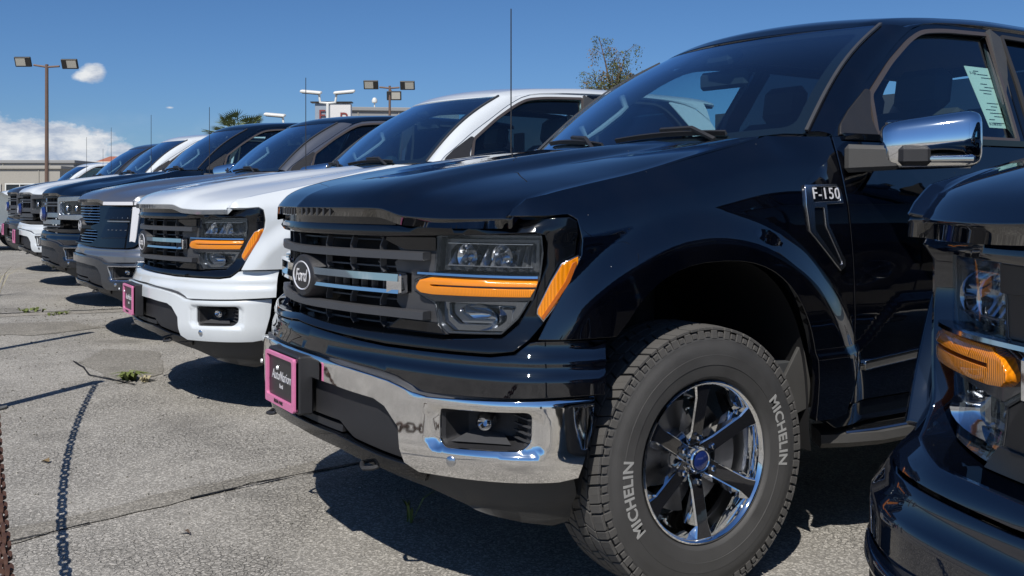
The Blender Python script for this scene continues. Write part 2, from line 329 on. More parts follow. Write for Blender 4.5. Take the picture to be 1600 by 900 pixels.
# ------------------------------------------------------------------ mesh helpers
class MB:
    """collects vertices and faces of one mesh"""
    def __init__(s): s.v = []; s.f = []; s.n = None
    def add(s, vs, fs):
        k = len(s.v); s.v += [tuple(p) for p in vs]; s.f += [tuple(i+k for i in f) for f in fs]
    def box(s, c, d, rot=None, ch=0.0, taper=None):
        """box centre c, size d, optional chamfer of its edges"""
        hx, hy, hz = d[0]/2, d[1]/2, d[2]/2; c = Vector(c); M = rot if rot is not None else Matrix.Identity(3)
        if ch <= 0:
            vs = [Vector((x, y, z)) for x in (-hx, hx) for y in (-hy, hy) for z in (-hz, hz)]
            fs = [(0,1,3,2), (4,6,7,5), (0,4,5,1), (2,3,7,6), (0,2,6,4), (1,5,7,3)]
        else:
            ch = min(ch, hx*.9, hy*.9, hz*.9); vs = []; idx = {}
            for sx in (-1, 1):
                for sy in (-1, 1):
                    for sz in (-1, 1):
                        for a in range(3):
                            p = [sx*(hx-ch), sy*(hy-ch), sz*(hz-ch)]; p[a] = (sx*hx, sy*hy, sz*hz)[a]
                            idx[(sx, sy, sz, a)] = len(vs); vs.append(Vector(p))
            fs = []
            for a in range(3):
                b, e = (a+1) % 3, (a+2) % 3
                for sg in (-1, 1):
                    q = []
                    for (u, w) in ((-1,-1), (1,-1), (1,1), (-1,1)):
                        k = [0,0,0]; k[a] = sg; k[b] = u; k[e] = w; q.append(idx[(*k, a)])
                    fs.append(q if sg > 0 else q[::-1])
            for a in range(3):
                b, e = (a+1) % 3, (a+2) % 3
                for u in (-1, 1):
                    for w in (-1, 1):
                        q = []
                        for sg, ax in ((-1, b), (1, b), (1, e), (-1, e)):
                            k = [0,0,0]; k[a] = sg; k[b] = u; k[e] = w; q.append(idx[(*k, ax)])
                        fs.append(q if u*w > 0 else q[::-1])
            for sx in (-1, 1):
                for sy in (-1, 1):
                    for sz in (-1, 1):
                        q = [idx[(sx, sy, sz, a)] for a in range(3)]; fs.append(q if sx*sy*sz > 0 else q[::-1])
        if taper: vs = [Vector(taper(*v)) for v in vs]
        s.add([M@v+c for v in vs], fs)
    def tube(s, path, r, n=8, caps=True):
        path = [Vector(p) for p in path]; rings = []; N = len(path)
        rr = r if isinstance(r, (list, tuple)) else [r]*N
        up = None
        for i, p in enumerate(path):
            t = (path[min(i+1, N-1)]-path[max(i-1, 0)]).normalized()
            if up is None:
                up = Vector((0,0,1)) if abs(t.z) < .9 else Vector((1,0,0))
            a = t.cross(up).normalized(); up = a.cross(t).normalized()
            rings.append([p+a*math.cos(2*math.pi*k/n)*rr[i]+up*math.sin(2*math.pi*k/n)*rr[i] for k in range(n)])
        vs = [v for R_ in rings for v in R_]
        fs = [(i*n+k, (i+1)*n+k, (i+1)*n+(k+1) % n, i*n+(k+1) % n) for i in range(N-1) for k in range(n)]
        if caps: fs += [tuple(range(n)), tuple((N-1)*n+k for k in range(n-1, -1, -1))]
        s.add(vs, fs)
    def sweep(s, path, prof, up=(0,0,1), closed=False, caps=True, ups=None):
        """profile (list of (a, b)) along a path: a to the right of travel, b upwards"""
        path = [Vector(p) for p in path]; N = len(path); n = len(prof); vs = []
        for i, p in enumerate(path):
            if closed: t = (path[(i+1) % N]-path[(i-1) % N]).normalized()
            else: t = (path[min(i+1, N-1)]-path[max(i-1, 0)]).normalized()
            u0 = Vector(ups[i]) if ups else Vector(up)
            a = t.cross(u0).normalized(); u = a.cross(t).normalized()
            vs += [p+a*q[0]+u*q[1] for q in prof]
        M_ = N if closed else N-1
        fs = [(i*n+k, i*n+(k+1) % n, ((i+1) % N)*n+(k+1) % n, ((i+1) % N)*n+k) for i in range(M_) for k in range(n)]
        if caps and not closed: fs += [tuple(range(n-1, -1, -1)), tuple((N-1)*n+k for k in range(n))]
        s.add(vs, fs)
    def lathe(s, prof, n=48, c=(0,0,0), axis='x', a0=0, a1=2*math.pi, closed=False):
        """prof: list of (distance along axis, radius)"""
        full = abs(a1-a0-2*math.pi) < 1e-6; m = n if full else n+1; vs = []
        for k in range(m):
            a = a0+(a1-a0)*k/n; ca, sa = math.cos(a), math.sin(a)
            for (h, r) in prof:
                if axis == 'x': vs.append((c[0]+h, c[1]+r*sa, c[2]+r*ca))
                elif axis == 'y': vs.append((c[0]+r*ca, c[1]+h, c[2]+r*sa))
                else: vs.append((c[0]+r*ca, c[1]+r*sa, c[2]+h))
        q = len(prof); e = q if closed else q-1
        flip = axis == 'y'
        for k in range(n):
            k2 = (k+1) % m
            for i in range(e):
                j = (i+1) % q
                f = (k*q+i, k*q+j, k2*q+j, k2*q+i)
                s.f.append(tuple(len(s.v)+x for x in (f if not flip else f[::-1])))
        s.v += vs
    def prism(s, pts, d0, d1, axis='x', bev=0.0):
        """flat outline pushed through along an axis"""
        n = len(pts); pts = ccw(pts); rings = []
        def put(p, d):
            return {'x': (d, p[0], p[1]), 'y': (p[0], d, p[1]), 'z': (p[0], p[1], d)}[axis]
        sg = 1 if d1 > d0 else -1
        if bev:
            inn = inset(pts, bev)
            rings = [[put(p, d0) for p in inn], [put(p, d0+sg*bev) for p in pts], [put(p, d1-sg*bev) for p in pts], [put(p, d1) for p in inn]]
        else: rings = [[put(p, d0) for p in pts], [put(p, d1) for p in pts]]
        vs = [v for r in rings for v in r]; fs = []
        for i in range(len(rings)-1):
            for k in range(n): fs.append((i*n+k, i*n+(k+1) % n, (i+1)*n+(k+1) % n, (i+1)*n+k))
        fs.append(tuple(range(n-1, -1, -1))); fs.append(tuple((len(rings)-1)*n+k for k in range(n)))
        if (axis == 'y') != (sg < 0): fs = [f[::-1] for f in fs]
        s.add(vs, fs)
    def mirror(s, sx=-1):
        m = MB(); m.v = [(x*sx, y, z) for x, y, z in s.v]; m.f = [f[::-1] for f in s.f]
        if s.n: m.n = [(-a, b, c) for a, b, c in s.n]
        return m
    def mesh(s, name, smooth=35):
        me = bpy.data.meshes.new(name); me.from_pydata(s.v, [], s.f); me.validate(verbose=False)
        if smooth:
            me.shade_smooth()
            if s.n and len(s.n) == len(me.vertices): me.normals_split_custom_set_from_vertices([Vector(q).normalized() for q in s.n])
            elif smooth < 179: me.set_sharp_from_angle(angle=math.radians(smooth))
        me.update(); return me
def area(p): return .5*sum(p[i][0]*p[(i+1) % len(p)][1]-p[(i+1) % len(p)][0]*p[i][1] for i in range(len(p)))
def ccw(p): return list(p) if area(p) > 0 else list(p)[::-1]
def inset(p, d):
    n = len(p); o = []
    for i in range(n):
        a, b, c = p[i-1], p[i], p[(i+1) % n]
        e1 = (b[0]-a[0], b[1]-a[1]); e2 = (c[0]-b[0], c[1]-b[1]); l1 = math.hypot(*e1) or 1e-9; l2 = math.hypot(*e2) or 1e-9
        n1 = (-e1[1]/l1, e1[0]/l1); n2 = (-e2[1]/l2, e2[0]/l2); q = (n1[0]+n2[0], n1[1]+n2[1]); k = q[0]*q[0]+q[1]*q[1]
        k = 2/max(k, .6); o.append((b[0]+q[0]*d*k*.5*1, b[1]+q[1]*d*k*.5*1)) if k < 2 else o.append((b[0]+q[0]*d, b[1]+q[1]*d))
    return o
def fillet(pts, r, n=5):
    """round the corners of an outline; r a number or one per corner"""
    o = []; N = len(pts)
    for i in range(N):
        a, b, c = Vector(pts[i-1]), Vector(pts[i]), Vector(pts[(i+1) % N]); ri = r[i] if isinstance(r, (list, tuple)) else r
        u = a-b; w = c-b; lu = u.length; lw = w.length
        if ri <= 0 or lu < 1e-6 or lw < 1e-6: o.append(tuple(b)); continue
        d = min(ri, lu*.45, lw*.45); p = b+u/lu*d; q = b+w/lw*d
        for k in range(n+1):
            t = k/n; o.append(tuple(p*(1-t)**2+b*2*t*(1-t)+q*t*t))
    return o
def dens(p, g, closed=True):
    o = []; N = len(p)
    for i in range(N if closed else N-1):
        a, b = p[i], p[(i+1) % N]; L_ = math.hypot(b[0]-a[0], b[1]-a[1]); k = max(1, int(math.ceil(L_/g-.01)))
        for j in range(k): o.append((a[0]+(b[0]-a[0])*j/k, a[1]+(b[1]-a[1])*j/k))
    if not closed: o.append(p[-1])
    return o
def inside(p, q):
    x, y = q; r = False; n = len(p); j = n-1
    for i in range(n):
        xi, yi = p[i]; xj, yj = p[j]
        if (yi > y) != (yj > y) and x < (xj-xi)*(y-yi)/(yj-yi)+xi: r = not r
        j = i
    return r
def near(p, q, d):
    d2 = d*d; x, y = q
    for a, b in p:
        if (a-x)**2+(b-y)**2 < d2: return True
    return False
def panel(surf, outline, holes=(), g=.03, off=0.0, t=.015, r=.004, flip=False, su=1.0, prof=None, back=False, gv=None):
    """a sheet cut to an outline on a curved surface, with rounded edges turned in by t. surf(u, v, off) -> xyz. su: metres per unit of u"""
    m = MB(); gv = gv or g; gu = g/su
    sc = lambda P: [(a*su, b) for a, b in P]
    ol = dens(ccw(sc(outline)), g); hs = [dens(ccw(sc(h))[::-1], g) for h in holes]
    O = (lambda a, b: off+prof(a/su, b)) if prof else (lambda a, b: off)
    loops = [inset(ol, r) if r else ol]+[inset(h, r) if r else h for h in hs]
    pts = [p for l in loops for p in l]; edges = []; k = 0
    for l in loops:
        edges += [(k+i, k+(i+1) % len(l)) for i in range(len(l))]; k += len(l)
    xs = [p[0] for p in ol]; ys = [p[1] for p in ol]; allp = list(pts)
    nx = int((max(xs)-min(xs))/g)+2; ny = int((max(ys)-min(ys))/gv)+2
    cell = {}
    for p in allp: cell.setdefault((int(p[0]//g), int(p[1]//g)), []).append(p)
    for i in range(1, nx):
        for j in range(1, ny):
            q = (min(xs)+i*g, min(ys)+j*gv)
            if not inside(loops[0], q) or any(inside(h, q) for h in loops[1:]): continue
            c = (int(q[0]//g), int(q[1]//g)); nb = [p for a in (-1,0,1) for b in (-1,0,1) for p in cell.get((c[0]+a, c[1]+b), ())]
            if near(nb, q, g*.5): continue
            pts.append(q)
    V, _, Fc, _, _, _ = delaunay_2d_cdt([Vector(p) for p in pts], edges, [], 0, 1e-6)
    keep = []
    for f in Fc:
        c = (sum(V[i][0] for i in f)/3, sum(V[i][1] for i in f)/3)
        if inside(loops[0], c) and not any(inside(h, c) for h in loops[1:]):
            keep.append(f if area([V[i] for i in f]) > 0 else f[::-1])
    e = .006
    def nrm(a, b):
        p0 = Vector(surf((a-e)/su, b, O(a-e, b))); p1 = Vector(surf((a+e)/su, b, O(a+e, b))); q0 = Vector(surf(a/su, b-e, O(a, b-e))); q1 = Vector(surf(a/su, b+e, O(a, b+e)))
        n_ = (p1-p0).cross(q1-q0); n_.normalize(); return -n_ if flip else n_
    m.v = [tuple(surf(v[0]/su, v[1], O(v[0], v[1]))) for v in V]; m.n = [tuple(nrm(v[0], v[1])) for v in V]
    m.f = [tuple(f) for f in keep]
    allloops = [ol]+hs
    for l0, l1 in zip(loops, allloops):
        n = len(l0); k = len(m.v)
        A = []; 
        for p in l0: A.append((p, 0))
        rows = []
        # front edge again (shares look with the sheet), rolled edge, depth
        for (P, dd) in (([p for p in l0], 0.0), ([p for p in l1], -r if r else 0.0), ([p for p in l1], -t)):
            rows.append([Vector(surf(p[0]/su, p[1], O(p[0], p[1])+dd)) for p in P])
        for j, row in enumerate(rows):
            for i, p in enumerate(row):
                m.v.append(tuple(p)); nn = nrm(*l0[i])
                if j > 0:
                    tan = (rows[1][(i+1) % n]-rows[1][i-1]); side_n = tan.cross(nn)
                    if flip: side_n = -side_n
                    side_n.normalize(); nn = (nn*.15+side_n).normalized() if j == 1 else side_n
                m.n.append(tuple(nn))
        for j in range(2):
            for i in range(n):
                a = k+j*n+i; b = k+j*n+(i+1) % n; m.f.append((a, a+n, b+n, b))
    if back:
        k = len(m.v)
        for v in V: m.v.append(tuple(surf(v[0]/su, v[1], O(v[0], v[1])-t))); m.n.append(tuple(-Vector(nrm(v[0], v[1]))))
        m.f += [tuple(i+k for i in f[::-1]) for f in keep]
    if flip: m.f = [f[::-1] for f in m.f]
    return m
def mirrored(surf):
    def f(u, v, off=0.0):
        x, y, z = surf(u, v, off); return (-x, y, z)
    return f
def loft(A, B, n=6, bulge=0.0, flip=False, out=None):
    """skin between two rows of points"""
    m = MB(); N = len(A)
    for i in range(n+1):
        t = i/n
        for a, b in zip(A, B):
            p = Vector(a).lerp(Vector(b), t)
            if bulge and out: p += Vector(out)*bulge*4*t*(1-t)
            m.v.append(tuple(p))
    for i in range(n):
        for j in range(N-1):
            f = (i*N+j, i*N+j+1, (i+1)*N+j+1, (i+1)*N+j); m.f.append(f[::-1] if flip else f)
    return m
# ------------------------------------------------------------------ objects
def empty(name, loc=(0,0,0), rz=0.0):
    o = bpy.data.objects.new(name, None); COL.objects.link(o); o.location = loc; o.rotation_euler = (0,0,rz); o.empty_display_size = .2; return o
def tag(o, label, cat, group=None):
    o['label'] = label; o['category'] = cat
    if group: o['group'] = group
    return o
def link(name, me, material, parent=None, label=None, kind=None, loc=None, rot=None):
    o = bpy.data.objects.new(name, me); COL.objects.link(o)
    if not me.materials: me.materials.append(MATS[material] if isinstance(material, str) else material)
    if len(o.material_slots): o.material_slots[0].link = 'OBJECT'; o.material_slots[0].material = MATS[material] if isinstance(material, str) else material
    if parent: o.parent = parent
    if label: o['label'] = label
    if kind: o['kind'] = kind
    if loc: o.location = loc
    if rot: o.rotation_euler = rot
    return o
def part(name, mb, material, parent=None, smooth=35, **k):
    return link(name, mb.mesh(name, smooth), material, parent, **k)
def both(name, mb, material, parent, smooth=35, **k):
    a = part(name, mb, material, parent, smooth, **k); b = part(name, mb.mirror(), material, parent, smooth, **k); return a, b
def text_mesh(s, size, depth=.002, spacing=1.0, shear=0.0, res=3, bold=0.0):
    c = bpy.data.curves.new('writing', 'FONT'); c.body = s; c.size = size; c.extrude = depth/2; c.align_x = 'CENTER'; c.align_y = 'CENTER'; c.space_character = spacing; c.shear = shear; c.offset = bold; c.resolution_u = res
    o = bpy.data.objects.new('writing', c); COL.objects.link(o)
    dg = bpy.context.evaluated_depsgraph_get(); me = bpy.data.meshes.new_from_object(o.evaluated_get(dg))
    m = MB(); m.v = [tuple(v.co) for v in me.vertices]; m.f = [tuple(p.vertices) for p in me.polygons]
    bpy.data.objects.remove(o); bpy.data.curves.remove(c); bpy.data.meshes.remove(me); return m
def placed(m, fn):
    m.v = [tuple(fn(*v)) for v in m.v]; m.n = None; return m
def clone(o, parent=None, remap=None, drop=()):
    """a copy of a thing with copies of its parts and sub-parts; materials may be swapped"""
    c = o.copy(); COL.objects.link(c); c.parent = parent
    if remap and c.type == 'MESH' and len(c.material_slots):
        nm = c.material_slots[0].material.name; key = (o.name.split('.')[0], nm)
        new = remap.get(key) or remap.get(nm)
        if new: c.material_slots[0].link = 'OBJECT'; c.material_slots[0].material = MATS[new]
    for ch in list(o.children):
        if ch.name.split('.')[0] in drop: continue
        clone(ch, c, remap, drop)
    return c
# ------------------------------------------------------------------ the pickup: body shared by all trucks in the row
def hoodm(a, b, off=0.0): return hood(a/.9, b/1.2, off)
def windm(a, b, off=0.0): return wind(a/.83, b/.8, off)
def sym(h): return [(-a, b) for a, b in reversed(h) if abs(a) > 1e-6]+list(h)
ARCH = [(.97+.44*math.copysign(abs(math.cos(a))**(2/2.5), math.cos(a)), .43+.565*abs(math.sin(a))**(2/2.5)) for a in [math.pi*(1-k/30) for k in range(31)]]
def arch_pts(dy, zmin_front, zmin_rear):
    p = [(y+dy, z) for y, z in ARCH]; mid = .97+dy
    return [q for q in p if (q[1] > zmin_front if q[0] < mid else q[1] > zmin_rear)]
FCUT = [(1.563,.52), (1.585,.60), (1.600,.68), (1.595,.78), (1.575,1.0), (1.555,1.2), (1.548,1.388)]
DCUT = [(1.567,1.39), (1.612,1.432), (1.706,1.494), (1.854,1.594), (2.018,1.693), (2.17,1.785), (2.28,1.842), (2.37,1.872), (2.50,1.888), (2.70,1.897), (3.2,1.902), (3.6,1.892), (3.80,1.86), (3.93,1.76), (4.0,1.6), (4.03,1.42)]
WIN1 = fillet([(1.80,1.405), (1.858,1.552), (2.06,1.690), (2.24,1.793), (2.345,1.838), (2.50,1.857), (2.80,1.868), (2.735,1.66), (2.645,1.405)], [.01,.02,.05,.05,.06,.1,.012,.05,.01], 4)
WIN2 = fillet([(2.76,1.405), (2.85,1.66), (2.905,1.868), (3.50,1.862), (3.64,1.70), (3.66,1.405)], [.01,.03,.012,.1,.08,.02], 4)
LAMP = [(.742,1.070), (.733,.969), (.655,.938), (.653,.911), (.733,.877), (.745,.822), (.781,.795), (.945,.803), (.995,.847), (1.042,.912), (1.066,.958), (1.076,1.03), (1.071,1.076), (.80,1.078)]
def build_body(T):
    # bonnet
    edge = lambda w: .9
    part('hood', panel(hoodm, sym([(0,0), (.4,0), (.66,0), (.895,0), (.895,.3), (.895,.7), (.895,1.05), (.885,1.19), (.6,1.2), (0,1.2)])[1:], g=.018, t=.028, r=.006), 'paint_black', T)
    part('hood_liner', panel(hoodm, sym([(0,.02), (.86,.02), (.86,1.18), (0,1.18)]), g=.12, off=-.03, t=.01, r=0), 'shadow_black', T)
    part('hood_vent', panel(lambda u, z, o=0: fas(u, z, o), fillet([(-.62,1.100), (.62,1.100), (.56,1.148), (-.56,1.148)], .02), g=.05, off=-.012, t=.01, r=0), 'gloss_black', T)
    mv = MB()
    for k in range(-11, 12): mv.box(fas(k*.048, 1.137, .0), (.008, .02, .022))
    for z_ in (1.133, 1.142): mv.sweep([fas(u*.05, z_, .0) for u in range(-11, 12)], [(-.004,-.0015), (.004,-.0015), (.004,.0015), (-.004,.0015)])
    part('vent_mesh', mv, 'trim_grey', T)
    # front wing
    fo = [(.304,1.131), (.40,1.132), (.462,1.137), (.486,1.122), (.493,1.066), (.488,1.027), (.388,.846), (.365,.800)]+[(.585,.800)]+[(y, z) for y, z in ARCH if z > (.80 if y < .97 else .47)]+[(1.41,.466), (1.50,.462), (1.553,.474)]+FCUT
    ft = [(1.31,1.386), (1.1,1.335), (.94,1.297), (.82,1.269), (.7,1.245), (.5,1.205), (.42,1.192), (.36,1.18), (.32,1.152)]
    w = panel(side, fo+ft, g=.0115, t=.03, r=.005); both('fender', w, 'paint_black', T)
    # inside of the wheel houses
    for dy, nm in ((0, 'wheel_liner'), (3.69, 'wheel_liner')):
        m = MB(); pts = [(y+dy, z) for y, z in ARCH]
        pts = [(.97+dy-.46, .36)]+[((y-.97-dy)*1.02+.97+dy, z+.01) for y, z in pts]+[(.97+dy+.46, .36)]
        N = len(pts)
        for x in (.94, .60, .35): m.v += [(x, y, z) for y, z in pts]
        for j in range(2):
            for i in range(N-1): m.f.append((j*N+i, j*N+i+1, (j+1)*N+i+1, (j+1)*N+i))
        m.f.append(tuple(2*N+i for i in range(N)))
        both(nm, m, 'shadow_black', T)
    # doors
    d1 = [(1.557,.505), (1.572,.52), (1.593,.60), (1.608,.68), (1.603,.78), (1.583,1.0), (1.563,1.2), (1.556,1.388), (2.645,1.392), (2.66,1.2), (2.665,.505)]
    both('front_door', panel(side, [(1.565,.505)]+d1[1:], g=.015, t=.02, r=.005), 'paint_black', T)
    d2 = [(2.672,.505), (2.672,1.2), (2.652,1.392), (3.70,1.396), (3.69,1.15), (3.62,.95), (3.60,.505)]
    both('rear_door', panel(side, d2, g=.06, t=.02, r=.005), 'paint_black', T)
    cab = [(3.61,.505), (3.63,.95), (3.70,1.15), (3.71,1.396), (4.03,1.40), (4.03,.55), (3.95,.50)]
    both('cab_corner', panel(side, cab, g=.08, t=.02, r=.004), 'paint_black', T)
    ar = [(y+3.69, z) for y, z in ARCH if z > .50]
    both('bed_side', panel(side, [(4.05,.52)]+ar+[(5.2,.52), (5.84,.58), (5.87,1.0), (5.86,1.40), (4.05,1.40)], g=.07, t=.05, r=.01), 'paint_black', T)
    part('tailgate', MB2(lambda m: m.box((0,5.84,1.05), (1.84,.06,.66), ch=.012)), 'paint_black', T)
    part('rear_bumper', MB2(lambda m: (m.box((0,5.92,.62), (1.9,.16,.18), ch=.02), m.box((0,5.88,.50), (1.4,.10,.08), ch=.01))), 'chrome', T)
    part('bed', MB2(lambda m: (m.box((0,4.95,.80), (1.75,1.75,.04)), m.box((0,4.07,1.08), (1.84,.04,.58)), m.box((.9,4.95,1.39), (.12,1.80,.03), ch=.008), m.box((-.9,4.95,1.39), (.12,1.80,.03), ch=.008))), 'paint_black', T)
    both('tail_lamp', MB2(lambda m: m.box((.93,5.83,1.12), (.10,.10,.46), ch=.015)), 'amber_dark', T)
    # upper body: door frames, rails, pillars
    up1 = [(1.567,1.388)]+[p for p in DCUT[1:9]]+[(2.60,1.893), (2.855,1.898), (2.78,1.66), (2.69,1.388)]
    both('door_frame', panel(gside, up1, [WIN1], g=.04, t=.03, r=.004), 'paint_black', T)
    up2 = [(2.70,1.388), (2.79,1.66), (2.865,1.898), (3.2,1.900), (3.58,1.890), (3.70,1.72), (3.72,1.388)]
    both('door_frame', panel(gside, up2, [WIN2], g=.05, t=.03, r=.004), 'gloss_black', T)
    both('rear_pillar', panel(gside, [(3.73,1.388), (3.71,1.72), (3.59,1.888), (3.62,1.893), (3.80,1.865), (3.93,1.77), (4.0,1.6), (4.03,1.40)], g=.06, t=.02, r=.003), 'paint_black', T)
    both('side_window', panel(gside, inset(ccw(WIN1), -.012), g=.09, off=-.014, t=.004, r=0), 'door_glass', T)
    both('side_window', panel(gside, inset(ccw(WIN2), -.012), g=.09, off=-.014, t=.004, r=0), 'privacy_glass', T)
    def ring(win, o=.003, wd=.009):
        q = dens(ccw(win), .04); m = MB(); m.sweep([gside(a, b, o) for a, b in q], [(-wd,-.004), (wd,-.004), (wd,.004), (-wd,.004)], up=(1,0,.45), closed=True); return m
    both('window_seal', ring(WIN1), 'trim_bronze', T); both('window_seal', ring(WIN2), 'window_rubber', T)
    both('mirror_base', panel(gside, fillet([(1.60,1.392), (1.80,1.392), (1.80,1.46), (1.862,1.562), (1.845,1.572), (1.70,1.485), (1.625,1.43)], .012), g=.05, off=.008, t=.02, r=.004), 'plastic_black', T)
    # belt trim
    m = MB(); m.sweep([side(y, 1.386+.004*sstep(1.6, 3, y), .006) for y in [1.60+.1*k for k in range(22)]], [(-.006,-.010), (.006,-.010), (.006,.012), (-.006,.012)], up=(0,0,1)); both('belt_trim', m, 'gloss_black', T)
    # windscreen pillars between the glass and the doors
    n = 22; A = [Vector(wind(1.0, k/n)) for k in range(n+1)]
    Dm = [gside(a, b, .004) for a, b in DCUT[:7]]; L = [0]
    for a, b in zip(Dm, Dm[1:]): L.append(L[-1]+(Vector(b)-Vector(a)).length)
    fx = [pch(L, [p[i] for p in Dm]) for i in range(3)]
    B = [Vector((fx[0](L[-1]*k/n), fx[1](L[-1]*k/n), fx[2](L[-1]*k/n))) for k in range(n+1)]
    both('windscreen_pillar', loft(A, B, 6, .014, False, (.6,-.5,.5)), 'paint_black', T, 179)
    ys = [2.03+.1*k for k in range(20)]
    dz = pch([p[0] for p in DCUT[:14]], [p[1] for p in DCUT[:14]])
    A = [Vector(roof(.655, y)) for y in ys]; B = [Vector(gside(a.y, min(1.902, dz(a.y)), .004)) for a in A]
    both('roof_rail', loft(A, B, 4, .008, True, (.9,0,.4)), 'paint_black', T, 179)
    m = MB(); m.sweep([wind(1.0+.004, k/n, .006) for k in range(n+1)], [(-.006,-.004), (.006,-.004), (.006,.005), (-.006,.005)], up=(.3,-.6,.7)); both('pillar_trim', m, 'trim_grey', T)
    part('roof', panel(roof, sym([(0,1.935), (.4,1.935), (.60,1.935), (.655,1.99), (.655,3.9), (.64,4.05), (.55,4.12), (0,4.15)]), g=.05, t=.02, r=.006), 'paint_black', T)
    part('windscreen', panel(windm, sym([(0,-.01), (.80,-.01), (.83,.0), (.83,.79), (.80,.805), (0,.80)])[0:], g=.06, t=.006, r=0), 'windscreen_glass', T)
    fr = [(0,.80), (.83,.80), (.83,0), (0,0)]
    part('windscreen_border', panel(windm, sym([(0,-.01), (.83,-.01), (.83,.80), (0,.80)]), [fillet(sym([(0,.035), (.775,.045), (.765,.745), (0,.752)]), .05)], g=.05, off=-.007, t=.003, r=0), 'shadow_black', T)
    part('rear_window', MB2(lambda m: m.add([(-.66,4.10,1.42), (.66,4.10,1.42), (.55,4.02,1.86), (-.55,4.02,1.86)], [(0,1,2,3)])), 'privacy_glass', T)
    part('rear_wall', MB2(lambda m: (m.box((0,4.05,1.15), (1.8,.04,.56)), m.box((.74,4.06,1.6), (.16,.03,.44)), m.box((-.74,4.06,1.6), (.16,.03,.44)))), 'interior', T)
    # cowl
    cw = MB(); ts = [-1+.1*k for k in range(21)]
    A = [Vector(hood(t*.98, 1.0, -.012)) for t in ts]; B = [Vector(wind(t, -.03, -.004)) for t in ts]
    part('cowl', loft(A, B, 3), 'plastic_black', T, 179)
    both('cowl_corner', loft([Vector((.842,1.30,1.383)), Vector((.85,1.40,1.395)), Vector((.865,1.55,1.397))], [Vector((.80,1.30,1.372)), Vector((.81,1.42,1.385)), Vector((.82,1.55,1.395))], 2, flip=True), 'paint_black', T)
    # wipers
    for s0, pv in ((1, -.15), (1, .62)):
        wp = [Vector(wind(pv, -.02, .014)), Vector(wind(pv-.14, .05, .03)), Vector(wind(pv-.34, .075, .022))]
        m = MB(); m.sweep(wp, [(-.009,-.004), (.009,-.004), (.006,.006), (-.006,.006)], up=(0,-.6,.8))
        a = part('wiper', m, 'plastic_black', T)
        m = MB(); m.sweep([Vector(wind(pv-.34+.085*k-.30, .045+.006*k-.0012*k*k, .014)) for k in range(9)], [(-.006,-.008), (.006,-.008), (.004,.010), (-.004,.010)], up=(0,-.6,.8)); part('blade', m, 'plastic_black', a)
    m = MB(); m.tube([(-.80,1.36,1.30), (-.80,1.36,1.345), (-.80,1.36,1.35), (-.80,1.36,2.075)], [.014,.010,.0035,.0028], 8); part('antenna', m, 'plastic_black', T)
    # cabin
    m = MB(); m.sweep([(x, 1.50+.10*(x/.8)**2, 1.32) for x in [-.82+.082*k for k in range(21)]], [(-.30,-.05), (-.24,.03), (-.05,.055), (.05,.03), (.10,-.35), (-.30,-.35)]); part('dashboard', m, 'interior', T)
    m = MB(); m.box((.38,1.72,1.335), (.34,.10,.07), ch=.02); m.box((0,1.70,1.30), (.36,.06,.16), ch=.01); part('instrument_hood', m, 'interior', T)
    m = MB(); c0 = Vector((.38,1.93,1.27)); R0 = Matrix.Rotation(math.radians(-62), 3, 'X')
    m.sweep([c0+R0@Vector((.19*math.cos(a), .19*math.sin(a), 0)) for a in [2*math.pi*k/24 for k in range(24)]], [(-.014,-.014), (.014,-.014), (.014,.014), (-.014,.014)], up=(0,-.88,.47), closed=True)
    m.box(c0, (.34,.03,.05), ch=.01); m.tube([c0, c0+Vector((0,-.25,-.08))], .03); part('steering_wheel', m, 'interior', T)
    for sx in (.40, -.40):
        s_ = MB(); s_.box((sx,2.35,.92), (.52,.54,.16), ch=.05)
        q = part('seat', s_, 'seat', T)
        b_ = MB(); b_.box((sx,2.66,1.26), (.50,.15,.62), Matrix.Rotation(math.radians(-14), 3, 'X'), ch=.05); part('backrest', b_, 'seat', q)
        h_ = MB(); h_.box((sx,2.755,1.655), (.27,.10,.19), Matrix.Rotation(math.radians(-10), 3, 'X'), ch=.04); h_.tube([(sx-.06,2.74,1.5), (sx-.06,2.75,1.6)], .007); h_.tube([(sx+.06,2.74,1.5), (sx+.06,2.75,1.6)], .007); part('headrest', h_, 'seat', q)
    m = MB(); m.box((0,3.45,.95), (1.4,.5,.16), ch=.05); m.box((0,3.76,1.28), (1.4,.14,.55), Matrix.Rotation(math.radians(-12), 3, 'X'), ch=.05)
    for x in (-.45, 0, .45): m.box((x,3.84,1.60), (.25,.09,.13), ch=.035)
    part('rear_bench', m, 'seat', T)
    m = MB(); m.box((0,2.6,.62), (1.78,2.9,.05)); m.box((.87,2.6,.95), (.03,2.1,.72)); m.box((-.87,2.6,.95), (.03,2.1,.72)); part('cabin_floor', m, 'interior', T)
    part('headliner', panel(roof, sym([(0,1.98), (.56,1.98), (.60,2.1), (.60,3.9), (0,4.0)]), g=.15, off=-.045, t=.01, r=0, flip=False), 'headliner', T)
    both('pillar_lining', loft([Vector(wind(.93, k/10, -.03)) for k in range(11)], [Vector(fxp) for fxp in [gside(*p, -.05) for p in [(1.60+.068*k, 1.40+.044*k) for k in range(11)]]], 2), 'interior_light', T, 179)
    both('centre_pillar', MB2(lambda m: m.sweep([(.85,2.70,1.30), (.78,2.76,1.6), (.66,2.86,1.87)], [(-.05,-.02), (.05,-.02), (.05,.02), (-.05,.02)], up=(1,0,0))), 'interior', T)
    hd = [Vector(wind(-.90, .30, -.05)), Vector(wind(-.86, .29, -.11)), Vector(wind(-.86, .40, -.12)), Vector(wind(-.87, .56, -.12)), Vector(wind(-.87, .62, -.11)), Vector(wind(-.91, .64, -.05))]
    m = MB(); m.tube(hd, .016, 10); part('grab_handle', m, 'interior_light', T)
